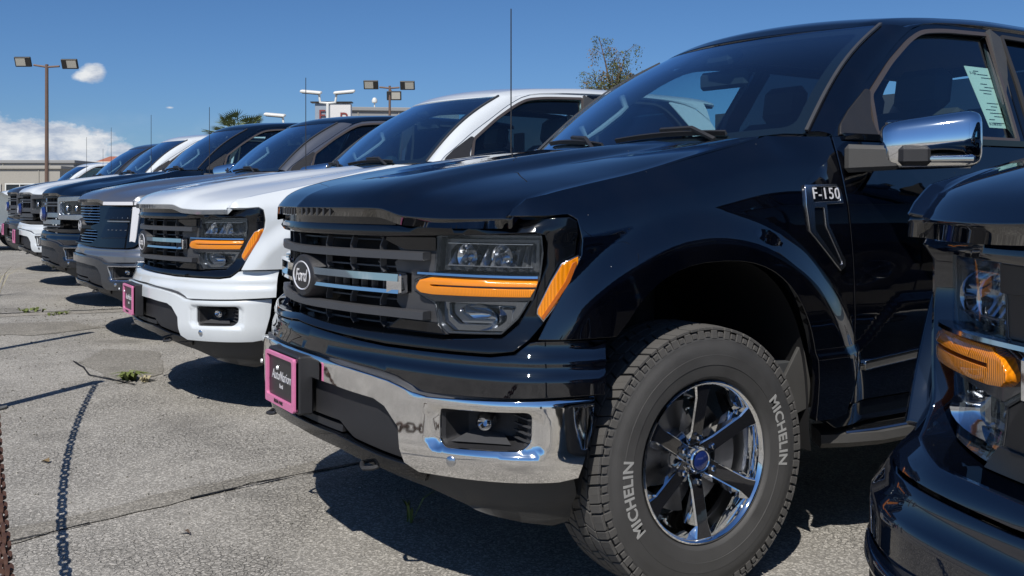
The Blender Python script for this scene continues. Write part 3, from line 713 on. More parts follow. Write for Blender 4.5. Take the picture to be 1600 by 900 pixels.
    m = MB(); m.box((-.03,1.98,1.70), (.26,.035,.08), Matrix.Rotation(math.radians(8), 3, 'Z'), ch=.015); m.tube([(-.03,1.97,1.74), (0,1.94,1.81)], .012); part('rear_view_mirror', m, 'interior', T)
    m = MB(); m.box((0,1.955,1.79), (.16,.10,.06), Matrix.Rotation(math.radians(35), 3, 'X'), ch=.02); part('camera_housing', m, 'interior', T)
    # sills, steps, underside
    both('sill', panel(side, fillet([(1.47,.455), (1.56,.47), (1.60,.497), (3.9,.497), (3.9,.44), (1.52,.425)], .01), g=.08, off=-.012, t=.06, r=.004), 'gloss_black', T)
    m = MB(); m.sweep([(.90,1.52,.385), (.955,1.60,.39), (.985,1.72,.39), (.99,2.6,.39), (.985,3.4,.39), (.95,3.56,.39)], [(-.12,-.035), (-.01,-.038), (.012,-.018), (.012,.010), (-.02,.020), (-.12,.018)], up=(0,0,1)); both('running_board', m, 'plastic_dusty', T)
    both('board_trim', MB2(lambda m: m.sweep([(.945,1.585,.405), (.975,1.70,.409), (.98,2.6,.409), (.975,3.4,.409)], [(-.045,-.003), (.012,-.003), (.008,.003), (-.045,.003)], up=(0,0,1))), 'silver_trim', T)
    both('mud_guard', panel(lambda y, z, o=0.0: (.93+o-.15*(1.42-y), y, z), fillet([(1.33,.468), (1.43,.50), (1.437,.58), (1.405,.72), (1.33,.60), (1.30,.54)], .02), g=.05, t=.012, r=.003, back=True), 'plastic_dusty', T)
    m = MB(); m.box((0,2.9,.47), (1.1,5.3,.06)); m.box((.42,3.0,.44), (.10,5.4,.16)); m.box((-.42,3.0,.44), (.10,5.4,.16)); m.box((0,.55,.50), (1.1,.4,.10)); m.box((0,.72,.85), (1.0,.6,.5)); m.box((0,1.9,.42), (.5,1.2,.22), ch=.05); m.box((0,1.5,.95), (1.7,.06,.8))  # the long flat plate is added to block light beneath; the rails are chassis
    part('chassis', m, 'underbody', T)
    m = MB(); m.tube([(-.80,WY,WZ), (.80,WY,WZ)], .05, 10); m.tube([(-.80,RWY,WZ), (.80,RWY,WZ)], .06, 10); m.box((0,RWY,WZ), (.3,.3,.3), ch=.09); m.tube([(.62,WY+.02,.45), (.60,WY+.05,.95)], .055, 12); m.tube([(-.62,WY+.02,.45), (-.60,WY+.05,.95)], .055, 12); link('axle', m.mesh('axle'), 'underbody', T, kind='stuff')
def MB2(fn):
    m = MB(); fn(m); return m
def build_mirror(T):
    R0 = Matrix.Rotation(math.radians(38), 3, 'Z'); c = Vector((1.13,1.775,1.362))
    def tap(x, y, z):
        k = 1-.10*(x+.15)/.3 if False else 1
        return (x, y*(1-.35*max(0, abs(z)/.1-.4)), z*(1+.10*(x/.16))+.012*(x/.16))
    m = MB(); N = 32; M = 18
    # softly squared shell
    def sq(a, e): return math.copysign(abs(a)**e, a)
    hx, hy, hz = .155, .085, .086
    for i in range(M+1):
        ph = -math.pi/2+math.pi*i/M
        for k in range(N):
            th = 2*math.pi*k/N
            v = Vector(tap(hx*sq(math.cos(ph), .30)*sq(math.cos(th), .30), hy*sq(math.cos(ph), .5)*sq(math.sin(th), .55), hz*sq(math.sin(ph), .38)))
            m.v.append(tuple(R0@v+c))
    for i in range(M):
        for k in range(N): m.f.append((i*N+k, i*N+(k+1) % N, (i+1)*N+(k+1) % N, (i+1)*N+k))
    for s, mm in ((1, m), (-1, m.mirror())):
        h = part('door_mirror', mm, 'chrome', T, 60)
        g = MB(); g.box(c+R0@Vector((0,.070,0)), (.27,.02,.165), R0, ch=.008); g = g if s > 0 else g.mirror(); part('mirror_glass', g, 'dark_chrome', h)
        a = MB(); d = Vector((1.10,1.66,1.325))-Vector((.925,1.50,1.325)); q = Matrix.Rotation(math.atan2(d.y, d.x), 3, 'Z')
        a.box(Vector((1.022,1.625,1.312)), (.17,.05,.074), q, ch=.012, taper=lambda x, y, z: (x, y, z*(1.0+.15*(.1-x)/.1)))
        a = a if s > 0 else a.mirror(); part('mirror_arm', a, 'plastic_dusty', h)
        b = MB(); b.box(Vector((1.135,1.690,1.318)), (.10,.055,.066), q, ch=.014); b = b if s > 0 else b.mirror(); part('pivot_cover', b, 'plastic_black', h)
        e = MB(); e.box(c+R0@Vector((.03,-.078,-.055)), (.20,.016,.018), R0, ch=.006); e = e if s > 0 else e.mirror(); part('indicator', e, 'lamp_chrome', h)
def build_wheels(T):
    X0 = .857      # middle of the tyre
    prof = [(-0.095,0.2320), (-0.118,0.2420), (-0.12804,0.2739), (-0.13386,0.3121), (-0.12804,0.3503), (-0.11446,0.3780), (-0.097,0.3894), (-0.0485,0.3932), (0,0.3947), (0.0485,0.3932), (0.097,0.3894), (0.11446,0.3799), (0.12319,0.3627), (0.123675,0.3608), (0.124645,0.3550), (0.129495,0.3474), (0.133375,0.3312), (0.134345,0.3188), (0.135315,0.3183), (0.135315,0.2887), (0.13386,0.2882), (0.131435,0.2710), (0.129,0.2557), (0.1285,0.2533), (0.122,0.2480), (0.112,0.2400), (0.095,0.2320)]
    ty = MB(); ty.lathe(prof, 96)
    tr = MB()
    for row, (x0, wd, n, sk) in enumerate([(-.101,.043,92,.25), (-.053,.041,84,-.35), (-.004,.043,84,.35), (.045,.041,84,-.35), (.096,.047,92,.25)]):
        for k in range(n):
            a = 2*math.pi*(k+.5*(row % 2)+.1*math.sin(k*2.1))/n; L_ = 2*math.pi*.405/n*.86
            fa = lambda x, y, z, a=a, x0=x0, sk=sk: ((x+x0), math.sin(a+(y+x*sk)/.40)*(.3975+z-.20*max(0, abs(x+x0)-.102)), math.cos(a+(y+x*sk)/.40)*(.3975+z-.20*max(0, abs(x+x0)-.102)))
            b = MB(); b.box((0,0,0), (wd, L_, .009), ch=.0012); placed(b, fa); tr.add(b.v, b.f)
    for k in range(92):         # lugs that wrap on to the shoulder
        a = 2*math.pi*(k+.15)/92
        for sg in (1, -1):
            b = MB(); b.box((0,0,0), (.006,.022 if k % 2 else .017,.024 if k % 2 else .015), ch=.001)
            placed(b, lambda x, y, z, a=a, sg=sg: (sg*(.120+x-.10*z), math.sin(a+y/.39)*(.377+z), math.cos(a+y/.39)*(.377+z))); tr.add(b.v, b.f)
    rim = MB(); rim.lathe([(.110,.2375), (.1215,.2395), (.1235,.2350), (.1200,.2300), (.108,.2260), (.085,.2150), (.02,.205), (-.06,.200), (-.11,.225), (-.11,.236)], 72)
    disc = MB(); disc.lathe([(.018,.0), (.018,.168), (.0,.168), (.0,.0)], 48); disc.lathe([(.045,.0), (.045,.085), (.018,.09)], 32)
    cal = MB(); cal.lathe([(.05,.10), (.05,.178), (-.03,.178), (-.03,.10)], 10, a0=math.radians(60), a1=math.radians(110), closed=True)
    sp = MB()          # one spoke, pointing up
    st = [(.035,.026,.034,.066,.040), (.085,.0235,.031,.083,.046), (.190,.0240,.034,.105,.046), (.226,.034,.048,.112,.034)]
    for (r, wt, wb, x, dp) in st: sp.v += [(x, -wt*.86, r), (x+.001, 0, r+(.002)), (x, wt*.86, r), (x-.005, wt, r), (x-dp, wb, r), (x-dp, -wb, r), (x-.005, -wt, r)]
    n = 7
    for i in range(len(st)-1):
        for k in range(n): sp.f.append((i*n+k, i*n+(k+1) % n, (i+1)*n+(k+1) % n, (i+1)*n+k))
    sf = MB()          # spoke face coloured dark for the neighbouring truck mirrored in it
    for (r, wt, wb, x, dp) in st: sf.v += [(x+.0015, -wt*.80, r), (x+.0022, 0, r), (x+.0015, wt*.80, r)]
    for i in range(len(st)-1):
        for k in range(2): sf.f.append((i*3+k, i*3+k+1, (i+1)*3+k+1, (i+1)*3+k))
    hub = MB(); hub.lathe([(.03,.082), (.052,.080), (.062,.068), (.066,.050), (.064,.0)], 36)
    hub2 = MB(); hub2.lathe([(.060,.046), (.092,.042), (.100,.036), (.1005,.031), (.098,.029)], 36)
    cap = MB(); cap.lathe([(.098,.029), (.102,.020), (.103,0)], 32)
    nut = MB(); nut.lathe([(.052,.0185), (.066,.0185), (.068,.0165), (.056,.0155), (.056,.0105), (.086,.0100), (.090,.007), (.090,0)], 6); 
    cup = MB(); cup.lathe([(.050,.024), (.070,.021), (.071,.0185), (.058,.017), (.056,.0)], 20)
    let = []
    for mid in (78, 258):
        tm = text_mesh('MICHELIN', .048, .0015, 1.06, bold=.0011)
        R_ = .304
        placed(tm, lambda x, y, z: (.1360+z, math.sin(math.radians(mid)+x/R_)*(R_+y), math.cos(math.radians(mid)+x/R_)*(R_+y))); let.append(tm)
    sm = text_mesh('PRIMACY  XC', .014, .001, 1.2); placed(sm, lambda x, y, z: (.1335+z, math.sin(math.radians(0)+x/.34)*(.338+y), math.cos(math.radians(0)+x/.34)*(.338+y)))
    ty.v = [(.0100+x*.93, y, z) for x, y, z in ty.v]; tr.v = [(.0095+x*.93, y, z) for x, y, z in tr.v]
    def frame(m):
        q = MB(); q.v = m.v; q.f = m.f; return q
    Ms = dict(ty=ty.mesh('tyre', 40), tr=tr.mesh('tread', 30), rim=rim.mesh('rim', 50), disc=disc.mesh('brake_disc', 30), cal=cal.mesh('brake_caliper', 30), sp=sp.mesh('spoke', 0), sf=sf.mesh('spoke_reflection', 60), hub=hub.mesh('hub', 40), h2=hub2.mesh('hub_ring', 40), cap=cap.mesh('centre_cap', 60), nut=nut.mesh('lug_nut', 25), cup=cup.mesh('lug_seat', 40), l0=let[0].mesh('lettering', 0), l1=let[1].mesh('lettering', 0), sm=sm.mesh('lettering', 0))
    for (x, y, sx) in ((X0,WY,1), (-X0,WY,-1), (X0,RWY,1), (-X0,RWY,-1)):
        w = link('wheel', Ms['ty'], 'rubber', T, loc=(x,y,.401), rot=(0,0,0 if sx > 0 else math.pi))
        link('tread', Ms['tr'], 'tread_rubber', w, kind='stuff'); link('rim', Ms['rim'], 'chrome', w); link('brake_disc', Ms['disc'], 'brake', w); link('brake_caliper', Ms['cal'], 'steel', w)
        link('hub', Ms['hub'], 'dark_chrome', w); link('hub_ring', Ms['h2'], 'chrome', w); link('centre_cap', Ms['cap'], 'badge_blue', w)
        for k in range(6):
            a = math.pi/3*k; link('spoke', Ms['sp'], 'chrome', w, rot=(-a,0,0)); link('spoke_reflection', Ms['sf'], 'spoke_reflection_dark', w, rot=(-a,0,0))
            link('lug_nut', Ms['nut'], 'chrome', w, loc=(.004, math.sin(a)*.066, math.cos(a)*.066)); link('lug_seat', Ms['cup'], 'chrome', w, loc=(.002, math.sin(a)*.066, math.cos(a)*.066))
        for q in ('l0', 'l1'): link('lettering', Ms[q], 'tyre_letter', w)
def strip(us, z, off, h, d, surf=fas):
    """bar following the front, height h, depth d"""
    m = MB(); m.sweep([surf(u, z if not callable(z) else z(u), off) for u in us], [(-d/2,-h/2), (d/2,-h/2), (d/2*.9,h/2*.8), (d/2*.6,h/2), (-d/2,h/2)]); return m
def urange(a, b, n=20): return [a+(b-a)*k/n for k in range(n+1)]
SURR_O = [(0,1.124), (.5,1.123), (.58,1.118), (.66,1.112), (.98,1.122), (1.145,1.129), (1.166,1.117), (1.172,1.066), (1.168,1.027), (1.078,.843), (1.038,.796), (1.0,.766), (.94,.756), (.6,.754), (.38,.764), (0,.780)]
SURR_I = [(0,1.066), (.55,1.066), (.8,1.074), (1.05,1.086), (1.078,1.080), (1.087,1.06), (1.086,1.0), (1.052,.912), (1.006,.835), (.965,.799), (.8,.785), (.52,.785), (.3,.789), (0,.802)]
def badge(T, y0, name_letters='Ford', blue='plate_black', sc=1.0, z0=.925, back=.055):
    m = MB(); m.lathe([(back,1.40), (back*.3,1.28), (-.02,1.12), (-.035,1.04), (-.040,.98), (-.0395,0)], 40, axis='y'); m.v = [(x*.100*sc, y+y0, z*.066*sc+z0) for x, y, z in m.v]
    e = part('emblem', m, 'plastic_black', T, 50)
    m = MB(); m.lathe([(-.041,.90), (-.0435,.86), (-.041,.80)], 40, axis='y'); m.v = [(x*.090*sc, y+y0, z*.054*sc+z0) for x, y, z in m.v]; part('emblem_ring', m, 'badge_white', e, 60)
    m = MB(); m.lathe([(-.041,.82), (-.0425,.5), (-.043,0)], 40, axis='y'); m.v = [(x*.090*sc, y+y0, z*.054*sc+z0) for x, y, z in m.v]; part('emblem_field', m, blue, e, 60)
    t = text_mesh(name_letters, .058*sc, .002, .92, .35, bold=.0006); placed(t, lambda x, y, z: (x, y0-.0445-z, y+z0)); t.f = [f for f in t.f]
    part('lettering', t, 'badge_white', e, 0)
    return e
def front_common(T):
    part('grille_backing', panel(fas, sym([(0,.76), (1.0,.78), (1.08,.84), (1.13,1.0), (1.12,1.10), (0,1.12)]), g=.10, off=-.15, t=.02, r=0), 'shadow_black', T)  # black sheet added to paint the dark depth behind the grille openings
    val = [(0,.773), (.38,.757), (.6,.747), (.94,.749), (1.0,.759), (1.040,.789), (1.07,.7935), (1.245,.7945), (1.232,.75), (1.225,.70), (1.222,.652), (1.02,.643), (.742,.634), (.675,.648), (.632,.665), (.56,.676), (.245,.696), (0,.699)]
    part('front_valance', panel(fas, sym(val), g=.024, t=.02, r=.004, prof=lambda u, z: .020*sstep(.78, .735, z)+.022*sstep(1.10, 1.235, abs(u))+.012*sstep(.72, .70, z)), 'paint_black', T)
BTOP = [(0,.690), (.245,.687), (.45,.676), (.553,.667), (.61,.659), (.65,.648), (.69,.636), (.742,.628), (1.02,.636), (1.223,.643)]
def front_bumper_A(T):
    o = BTOP+[(1.212,.55), (1.176,.421), (1.12,.413), (.705,.408), (.66,.430), (.649,.47), (.645,.531), (.60,.583), (.559,.600), (.356,.613), (0,.617)]
    fog = fillet([(.776,.598), (1.042,.604), (1.040,.522), (1.014,.500), (.80,.494), (.776,.508)], [.022,.022,.02,.02,.02,.02])
    B = part('front_bumper', panel(bum, sym(o), [fog, [(-a, b) for a, b in fog]], g=.016, t=.022, r=.005), 'chrome_dusty', T)
    # upper black pad on the bumper
    part('bumper_pad', panel(lambda u, z, o_=0: bum(u, z, o_), sym([(0,.700), (.245,.697), (.553,.677), (.62,.668), (.66,.655), (.70,.643), (.742,.636), (1.02,.644), (1.215,.651), (1.215,.640), (1.02,.633), (.742,.625), (.553,.660), (0,.684)]), g=.03, off=-.02, t=.02, r=.003), 'trim_grey', T)
    part('bumper_insert', panel(bum, fillet(sym([(0,.625), (.36,.620), (.57,.608), (.63,.57), (.66,.48), (.66,.43), (.44,.46), (.36,.50), (0,.50)]), .012), g=.04, off=-.028, t=.02, r=.004), 'plastic_black', T)
    part('lower_grille', panel(bum, sym([(0,.51), (.38,.51), (.46,.47), (.62,.44), (0,.42)]), g=.06, off=-.09, t=.02, r=0), 'shadow_black', T)
    m = strip(urange(-.36, .36, 14), .476, -.05, .022, .03, bum); part('grille_slat', m, 'plastic_black', T)
    lip = [(0,.458), (.33,.460), (.42,.452), (.55,.432), (.68,.418), (.72,.405), (.70,.375), (.5,.392), (.35,.412), (0,.420)]
    part('lower_lip', panel(bum, sym(lip), g=.03, off=-.016, t=.05, r=.006), 'gloss_black', T)
    for s in (1, -1):
        q = MB(); q.lathe([(-.009,-.0), (-.009,.0)], 3) if False else None
        h = MB(); h.tube([Vector(bum(s*(.50+.034*math.sin(a)), .392-.008*math.cos(a), -.03+.04*(1-abs(a)/2))) for a in [-1.6+.4*k for k in range(9)]], .007, 8); part('tow_hook', h, 'plastic_black', T)
    dam = [(0,.424), (.36,.415), (.70,.408), (1.0,.413), (1.176,.416), (1.205,.36), (1.200,.285), (1.185,.268), (1.14,.259), (1.0,.275), (.837,.300), (.70,.345), (.5,.383), (.36,.404), (0,.412)]
    part('air_dam', panel(bum, sym(dam), g=.03, off=-.035, t=.012, r=.004, prof=lambda u, z: .02*sstep(.31, .29, z), back=True), 'plastic_dusty', T)
    # fog lamp nests
    for s in (1, -1):
        sf = bum if s > 0 else mirrored(bum)
        nest = MB()
        ou = dens(fillet([(.772,.602), (1.046,.608), (1.044,.520), (1.016,.496), (.798,.490), (.772,.504)], .02), .04); c0 = (.90,.55)
        rows = []
        for k, (d, off) in enumerate(((1.0,-.006), (.90,-.018), (.80,-.06), (.62,-.085), (.3,-.09), (.02,-.09))):
            rows.append([bum(c0[0]+(a-c0[0])*d, c0[1]+(b-c0[1])*d*(1 if k < 3 else .9), off) for a, b in ou])
        n = len(ou); nest.v = [p for r in rows for p in r]
        for i in range(len(rows)-1):
            for k in range(n): nest.f.append((i*n+k, (i+1)*n+k, (i+1)*n+(k+1) % n, i*n+(k+1) % n))
        if area(ou) > 0: nest.f = [f[::-1] for f in nest.f]
        nest = nest if s > 0 else nest.mirror(); F_ = part('fog_lamp', nest, 'plastic_black', B, 30)
        l = MB(); cc = Vector(bum(.895, .562, -.045)); dr = Vector(bum(.895,.562,0))-Vector(bum(.895,.562,-.05)); dr.normalize()
        q = dr.to_track_quat('X', 'Z').to_matrix()
        l.lathe([(0,.0), (.012,.014), (.006,.022), (-.004,.026), (-.03,.026)], 20); l.v = [tuple(q@Vector(v)+cc) for v in l.v]; l = l if s > 0 else l.mirror(); part('lens', l, 'lamp_chrome', F_, 60)
        for j in range(4):
            f = MB(); f.sweep([bum(.985+.018*k, .585-.020*j-.001*k, -.062+.020*k) for k in range(4)], [(-.004,-.002), (.004,-.002), (.004,.002), (-.004,.002)]); f = f if s > 0 else f.mirror(); part('fin', f, 'trim_grey', F_)
        f = MB(); f.add([bum(.80,.505,-.022), bum(.98,.508,-.03), bum(.945,.527,-.075), bum(.85,.535,-.07)], [(0,1,2,3)]); f = f if s > 0 else f.mirror(); part('scoop', f, 'trim_grey', F_)
        p = MB(); cc = Vector(bum(.822,.459,0)); dr = Vector(bum(.822,.459,.01))-cc; dr.normalize(); q = dr.to_track_quat('X', 'Z').to_matrix()
        p.lathe([(-.004,.015), (.003,.0145), (.005,.012), (.006,0)], 20); p.v = [tuple(q@Vector(v)+cc) for v in p.v]; p = p if s > 0 else p.mirror(); part('parking_sensor', p, 'silver_trim', B, 40)
    return B
def plate(T, words=True):
    """dealer plate in a pink frame"""
    m = MB(); m.box((.02,.003,.590), (.30,.05,.185), ch=.006); P = part('plate_holder', m, 'plastic_black', T)
    fo = fillet([(-.16,.505), (.16,.505), (.16,.675), (-.16,.675)], .012); fi = fillet([(-.143,.530), (.143,.530), (.143,.663), (-.143,.663)], .010)
    part('plate_frame', panel(lambda x, z, o=0.0: (.03+x*.86, -.034-o, z), fo, [fi], g=.05, off=.006, t=.016, r=.002), 'pink', P)
    part('plate', panel(lambda x, z, o=0.0: (.03+x*.86, -.030-o, z), fo, g=.08, off=0, t=.006, r=0), 'plate_black', P)
    if words:
        for s, sz, z, sh in (('AutoNation', .044, .600, .25), ('Ford', .020, .568, 0)):
            t = text_mesh(s, sz, .001, 1.0, sh); placed(t, lambda x, y, q, z=z: (.03+x*.86, -.0312-q, y+z)); part('lettering', t, 'plate_white', P, 0)
        t = text_mesh('BUENA PARK', .016, .001, 1.1); placed(t, lambda x, y, q: (.03+x*.86, -.0410-q, y+.519)); part('lettering', t, 'plate_black', P, 0)
    for x in (-.05, .11):
        b = MB(); b.lathe([(-.069,.008), (-.073,.006), (-.074,0)], 10, axis='y'); b.v = [(a+x, c, d+.645) for a, c, d in b.v]; part('screw', b, 'badge_white', P)
    return P
def build_front_A(T):
    front_common(T); B = front_bumper_A(T); plate(T)
    G = part('grille_surround', panel(fas, sym(SURR_O)[0:], [sym(SURR_I)], g=.022, t=.075, r=.006, prof=lambda u, z: -.014*sstep(1.085, 1.062, z)*sstep(.80,.86,z)+.022*sstep(.805, .765, z)-.60*max(0, z-1.082)*sstep(1.16, 1.02, abs(u))), 'gloss_black', T)
    lw = .022
    # cross bars
    for z, nm in ((1.013, 'grille_bar'), (.842, 'grille_bar')): part(nm, strip(urange(-.720, .720, 40), z, -.028, .024, .034), 'trim_grey', G)
    for s in (1, -1):
        part('bright_bar', strip(urange(s*.10, s*.628, 16), .948, -.020, .024, .034), 'chrome', G)
        part('bright_bar', strip(urange(s*.10, s*.628, 16), .906, -.022, .012, .034), 'chrome', G)
        e = MB(); e.box(fas(s*.602, .928, -.024), (.060,.034,.058), Matrix.Rotation(s*math.radians(22), 3, 'Z'), ch=.004); part('bar_end', e, 'chrome', G)
        for k in range(8):
            e = MB(); e.box(fas(s*(.15+.056*k), .928, -.035), (.004,.02,.03)); part('grille_rib', e, 'trim_grey', G)
        for u in (.17, .345, .515):
            for (za, zb, c) in ((1.024,1.062,0), (.960,1.000,1), (.858,.897,0), (.795,.832,1)):
                e = MB(); e.sweep([fas(s*(u+(.018 if c else .0)), za, -.045), fas(s*u, za+(zb-za)*.35, -.045), fas(s*(u+(0 if c else .016)), zb, -.045)], [(-.003,-.010), (.003,-.010), (.003,.010), (-.003,.010)], up=(0,1,0)); part('grille_rib', e, 'trim_grey', G)
            e = MB(); e.sweep([fas(s*(u-.02), .990, -.05), fas(s*(u-.004), .982, -.05), fas(s*(u-.004), .96, -.05)], [(-.002,-.008), (.002,-.008), (.002,.008), (-.002,.008)], up=(0,1,0)); part('grille_rib', e, 'trim_grey', G)
        wing = [(.545,1.064), (.745,1.069), (.736,.970), (.655,.941), (.650,.908), (.735,.874), (.748,.820), (.781,.790), (.52,.790), (.585,.822), (.60,.85), (.575,.87), (.575,.898), (.64,.900), (.640,.958), (.575,.960), (.565,.99), (.60,1.01), (.585,1.03)]
        m = panel(fas, wing, g=.04, off=-.048, t=.04, r=.003); part('grille_wing', m if s > 0 else m.mirror(), 'trim_grey', G)
        m = panel(fas, fillet([(.50,1.064), (.742,1.068), (.742,1.028), (.62,1.028)], .004), g=.04, off=-.040, t=.02, r=.002); part('wing_cap', m if s > 0 else m.mirror(), 'gloss_black', G)
        m = panel(fas, fillet([(.60,.822), (.745,.822), (.775,.788), (.535,.788)], .004), g=.04, off=-.040, t=.02, r=.002); part('wing_cap', m if s > 0 else m.mirror(), 'gloss_black', G)
    for z in (1.055, .975, .878, .805): part('grille_rib', strip(urange(-.575, .575, 30), z, -.06, .005, .02), 'trim_grey', G)
    badge(T, .090, sc=1.0)
    for s in (1, -1): lamp_A(T, s)
def lamp_A(T, s):
    fl = (lambda m: m) if s > 0 else (lambda m: m.mirror())
    H = part('headlight', fl(panel(fas, inset(ccw(LAMP), -.004), g=.04, off=-.125, t=.02, r=0)), 'lamp_dark', T)
    w = MB(); q = dens(ccw(LAMP), .03); n = len(q)
    for off in (-.046, -.126): w.v += [fas(a, b, off) for a, b in q]
    for k in range(n): w.f.append((k, (k+1) % n, n+(k+1) % n, n+k))
    part('housing_wall', fl(w), 'lamp_dark', H)
    part('lens', fl(panel(fas, LAMP, g=.03, off=-.044, t=.004, r=.002)), 'lens', H)
    part('bezel', fl(panel(fas, inset(ccw(LAMP), -.003), [inset(ccw(LAMP), .007)], g=.04, off=-.047, t=.02, r=.001)), 'lamp_dark', H)
    # inner corners of the chambers, upper and lower
    up = [(.750,1.064), (.745,.972), (1.066,.976), (1.066,1.066)]; up2 = fillet([(.80,1.055), (.765,1.03), (.77,.985), (1.050,.985), (1.055,1.055)], .012)
    part('bezel', fl(panel(fas, up, [up2], g=.04, off=-.075, t=.03, r=.002)), 'lamp_dark', H)
    lo = [(.748,.890), (.750,.825), (.785,.801), (.942,.808), (.99,.850), (1.02,.892)]; lo2 = fillet([(.765,.880), (.768,.845), (.80,.820), (.935,.825), (.965,.852), (.985,.880)], .01)
    part('bezel', fl(panel(fas, lo, [lo2], g=.04, off=-.070, t=.03, r=.002)), 'dark_chrome', H)
    for k, u in enumerate((.835, .955)):
        c = Vector(fas(u, 1.012, -.105)); dr = Vector((.12,-1,0)).normalized(); Q = dr.to_track_quat('X', 'Z').to_matrix()
        m = MB(); m.lathe([(.035,.046), (.030,.040), (.005,.030), (-.005,.012), (-.006,0)], 24); m.v = [tuple(Q@Vector((a, b*1.05, z*.85))+c) for a, b, z in m.v]; R_ = part('reflector', fl(m), 'lamp_chrome', H, 60)
        m = MB(); m.lathe([(.0,.022), (.018,.020), (.028,.012), (.031,0)], 20); m.v = [tuple(Q@Vector(v)+c) for v in m.v]; part('projector', fl(m), 'dark_chrome', R_, 60)
    for k in range(9):
        u = .775+.034*k; m = MB(); m.sweep([fas(u, .978, -.065), fas(u+.002, 1.005, -.085), fas(u+.012, 1.05, -.11)], [(-.002,-.012), (.002,-.012), (.002,.012), (-.002,.012)], up=(0,1,0)); part('fin', fl(m), 'lamp_clear', H)
    for za, zb, ma in ((1.052,1.046,'lamp_clear'), (.989,.985,'lamp_grey')):
        m = MB(); m.sweep([fas(.775+.03*k, za, -.070) for k in range(10)], [(-.004,-.001), (.018,-.001), (.018,.001), (-.004,.001)]); part('fin', fl(m), ma, H)
    m = panel(fas, fillet([(.770,.878), (.772,.846), (.802,.822), (.932,.827), (.962,.853), (.98,.878)], .01), [fillet([(.80,.868), (.80,.852), (.825,.835), (.92,.838), (.94,.855), (.95,.868)], .008)], g=.04, off=-.085, t=.03, r=.004); part('bowl_rim', fl(m), 'lamp_grey', H)
    c = Vector(fas(.875, .848, -.105)); Q = Vector((.2,-1,-.1)).normalized().to_track_quat('X', 'Z').to_matrix()
    m = MB(); m.lathe([(.04,.075), (.02,.055), (.0,.03), (-.004,0)], 24); m.v = [tuple(Q@Vector((a, b*1.1, z*.5))+c) for a, b, z in m.v]; part('reflector', fl(m), 'lamp_chrome', H, 60)
    m = MB(); m.box(fas(.95,.85,-.085), (.05,.03,.05), Matrix.Rotation(math.radians(35), 3, 'Z'), ch=.006); part('projector', fl(m), 'dark_chrome', H)
    # amber daylight bar: two strips with a dark slot, on a proud arm that reaches into the grille
    arm = [(.660,.934), (.662,.912), (.735,.882), (1.045,.898), (1.068,.966), (.748,.966)]
    part('lamp_arm', fl(panel(fas, arm, g=.04, off=-.042, t=.03, r=.003)), 'lamp_dark', H)
    tip = [(.686,.926), (.700,.945), (.745,.956), (1.062,.959), (1.056,.937), (.74,.933), (.74,.9285), (1.052,.9315), (1.038,.909), (.745,.904), (.703,.907), (.688,.917)]
    part('amber_bar', fl(panel(fas, tip, g=.012, off=-.020, t=.022, r=.003, prof=lambda u, z: -1.1*max(0, z-.946)-.25*max(0, .915-z))), 'amber', H)
    part('light_bar', fl(strip(urange(.69, 1.06, 12), .964, -.032, .007, .02)), 'lamp_chrome', H)
    mk = [(1.167,1.026), (1.167,1.006), (1.148,.954), (1.110,.895), (1.074,.846), (1.057,.868), (1.058,.881), (1.092,.956), (1.119,1.003)]
    K = part('side_marker', fl(panel(fas, mk, g=.03, off=.006, t=.01, r=.002)), 'silver_trim', T)
    part('lens', fl(panel(fas, inset(ccw(mk), .005), g=.02, off=.009, t=.008, r=.003)), 'amber', K)
    part('lens_edge', fl(panel(fas, [(1.158,1.010), (1.158,1.000), (1.140,.954), (1.104,.898), (1.074,.852), (1.069,.860), (1.094,.900), (1.128,.955), (1.147,1.004)], g=.03, off=.012, t=.006, r=.001)), 'amber_dark', K)
def side_badges(T):
    for s in (1, -1):
        fl = (lambda m: m) if s > 0 else (lambda m: m.mirror())
        o = [(1.362,1.222), (1.512,1.226), (1.530,1.205), (1.533,1.163), (1.452,1.160), (1.458,1.095), (1.536,.975), (1.534,.957), (1.512,.945), (1.368,1.075), (1.356,1.16)]
        B = part('fender_badge', fl(panel(side, o, [fillet([(1.392,1.150), (1.438,1.150), (1.444,1.088), (1.520,.968), (1.508,.966), (1.394,1.080)], .006), fillet([(1.392,1.214), (1.515,1.217), (1.520,1.172), (1.392,1.168)], .005)], g=.03, off=.010, t=.012, r=.004)), 'silver_trim', T)
        part('badge_field', fl(panel(side, inset(ccw(o), .004), g=.05, off=.003, t=.006, r=0)), 'gloss_black', B)
        t = text_mesh('F-150', .052, .002, 1.12); 
        if s > 0: placed(t, lambda x, y, z: side(1.456+x, 1.193+y, .008+z))
        else: placed(t, lambda x, y, z: (-side(1.456-x, 1.193+y, .008+z)[0], 1.456-x, 1.193+y))
        part('lettering', t, 'badge_white', B, 0)
        st = [(1.646,.641), (2.35,.690), (2.35,.655), (1.650,.608)]
        D = part('door_strip', fl(panel(side, st, [inset(ccw(st), .006)], g=.04, off=.008, t=.008, r=.001)), 'chrome', T)
        part('badge_field', fl(panel(side, inset(ccw(st), .003), g=.05, off=.004, t=.006, r=0)), 'plastic_dusty', D)

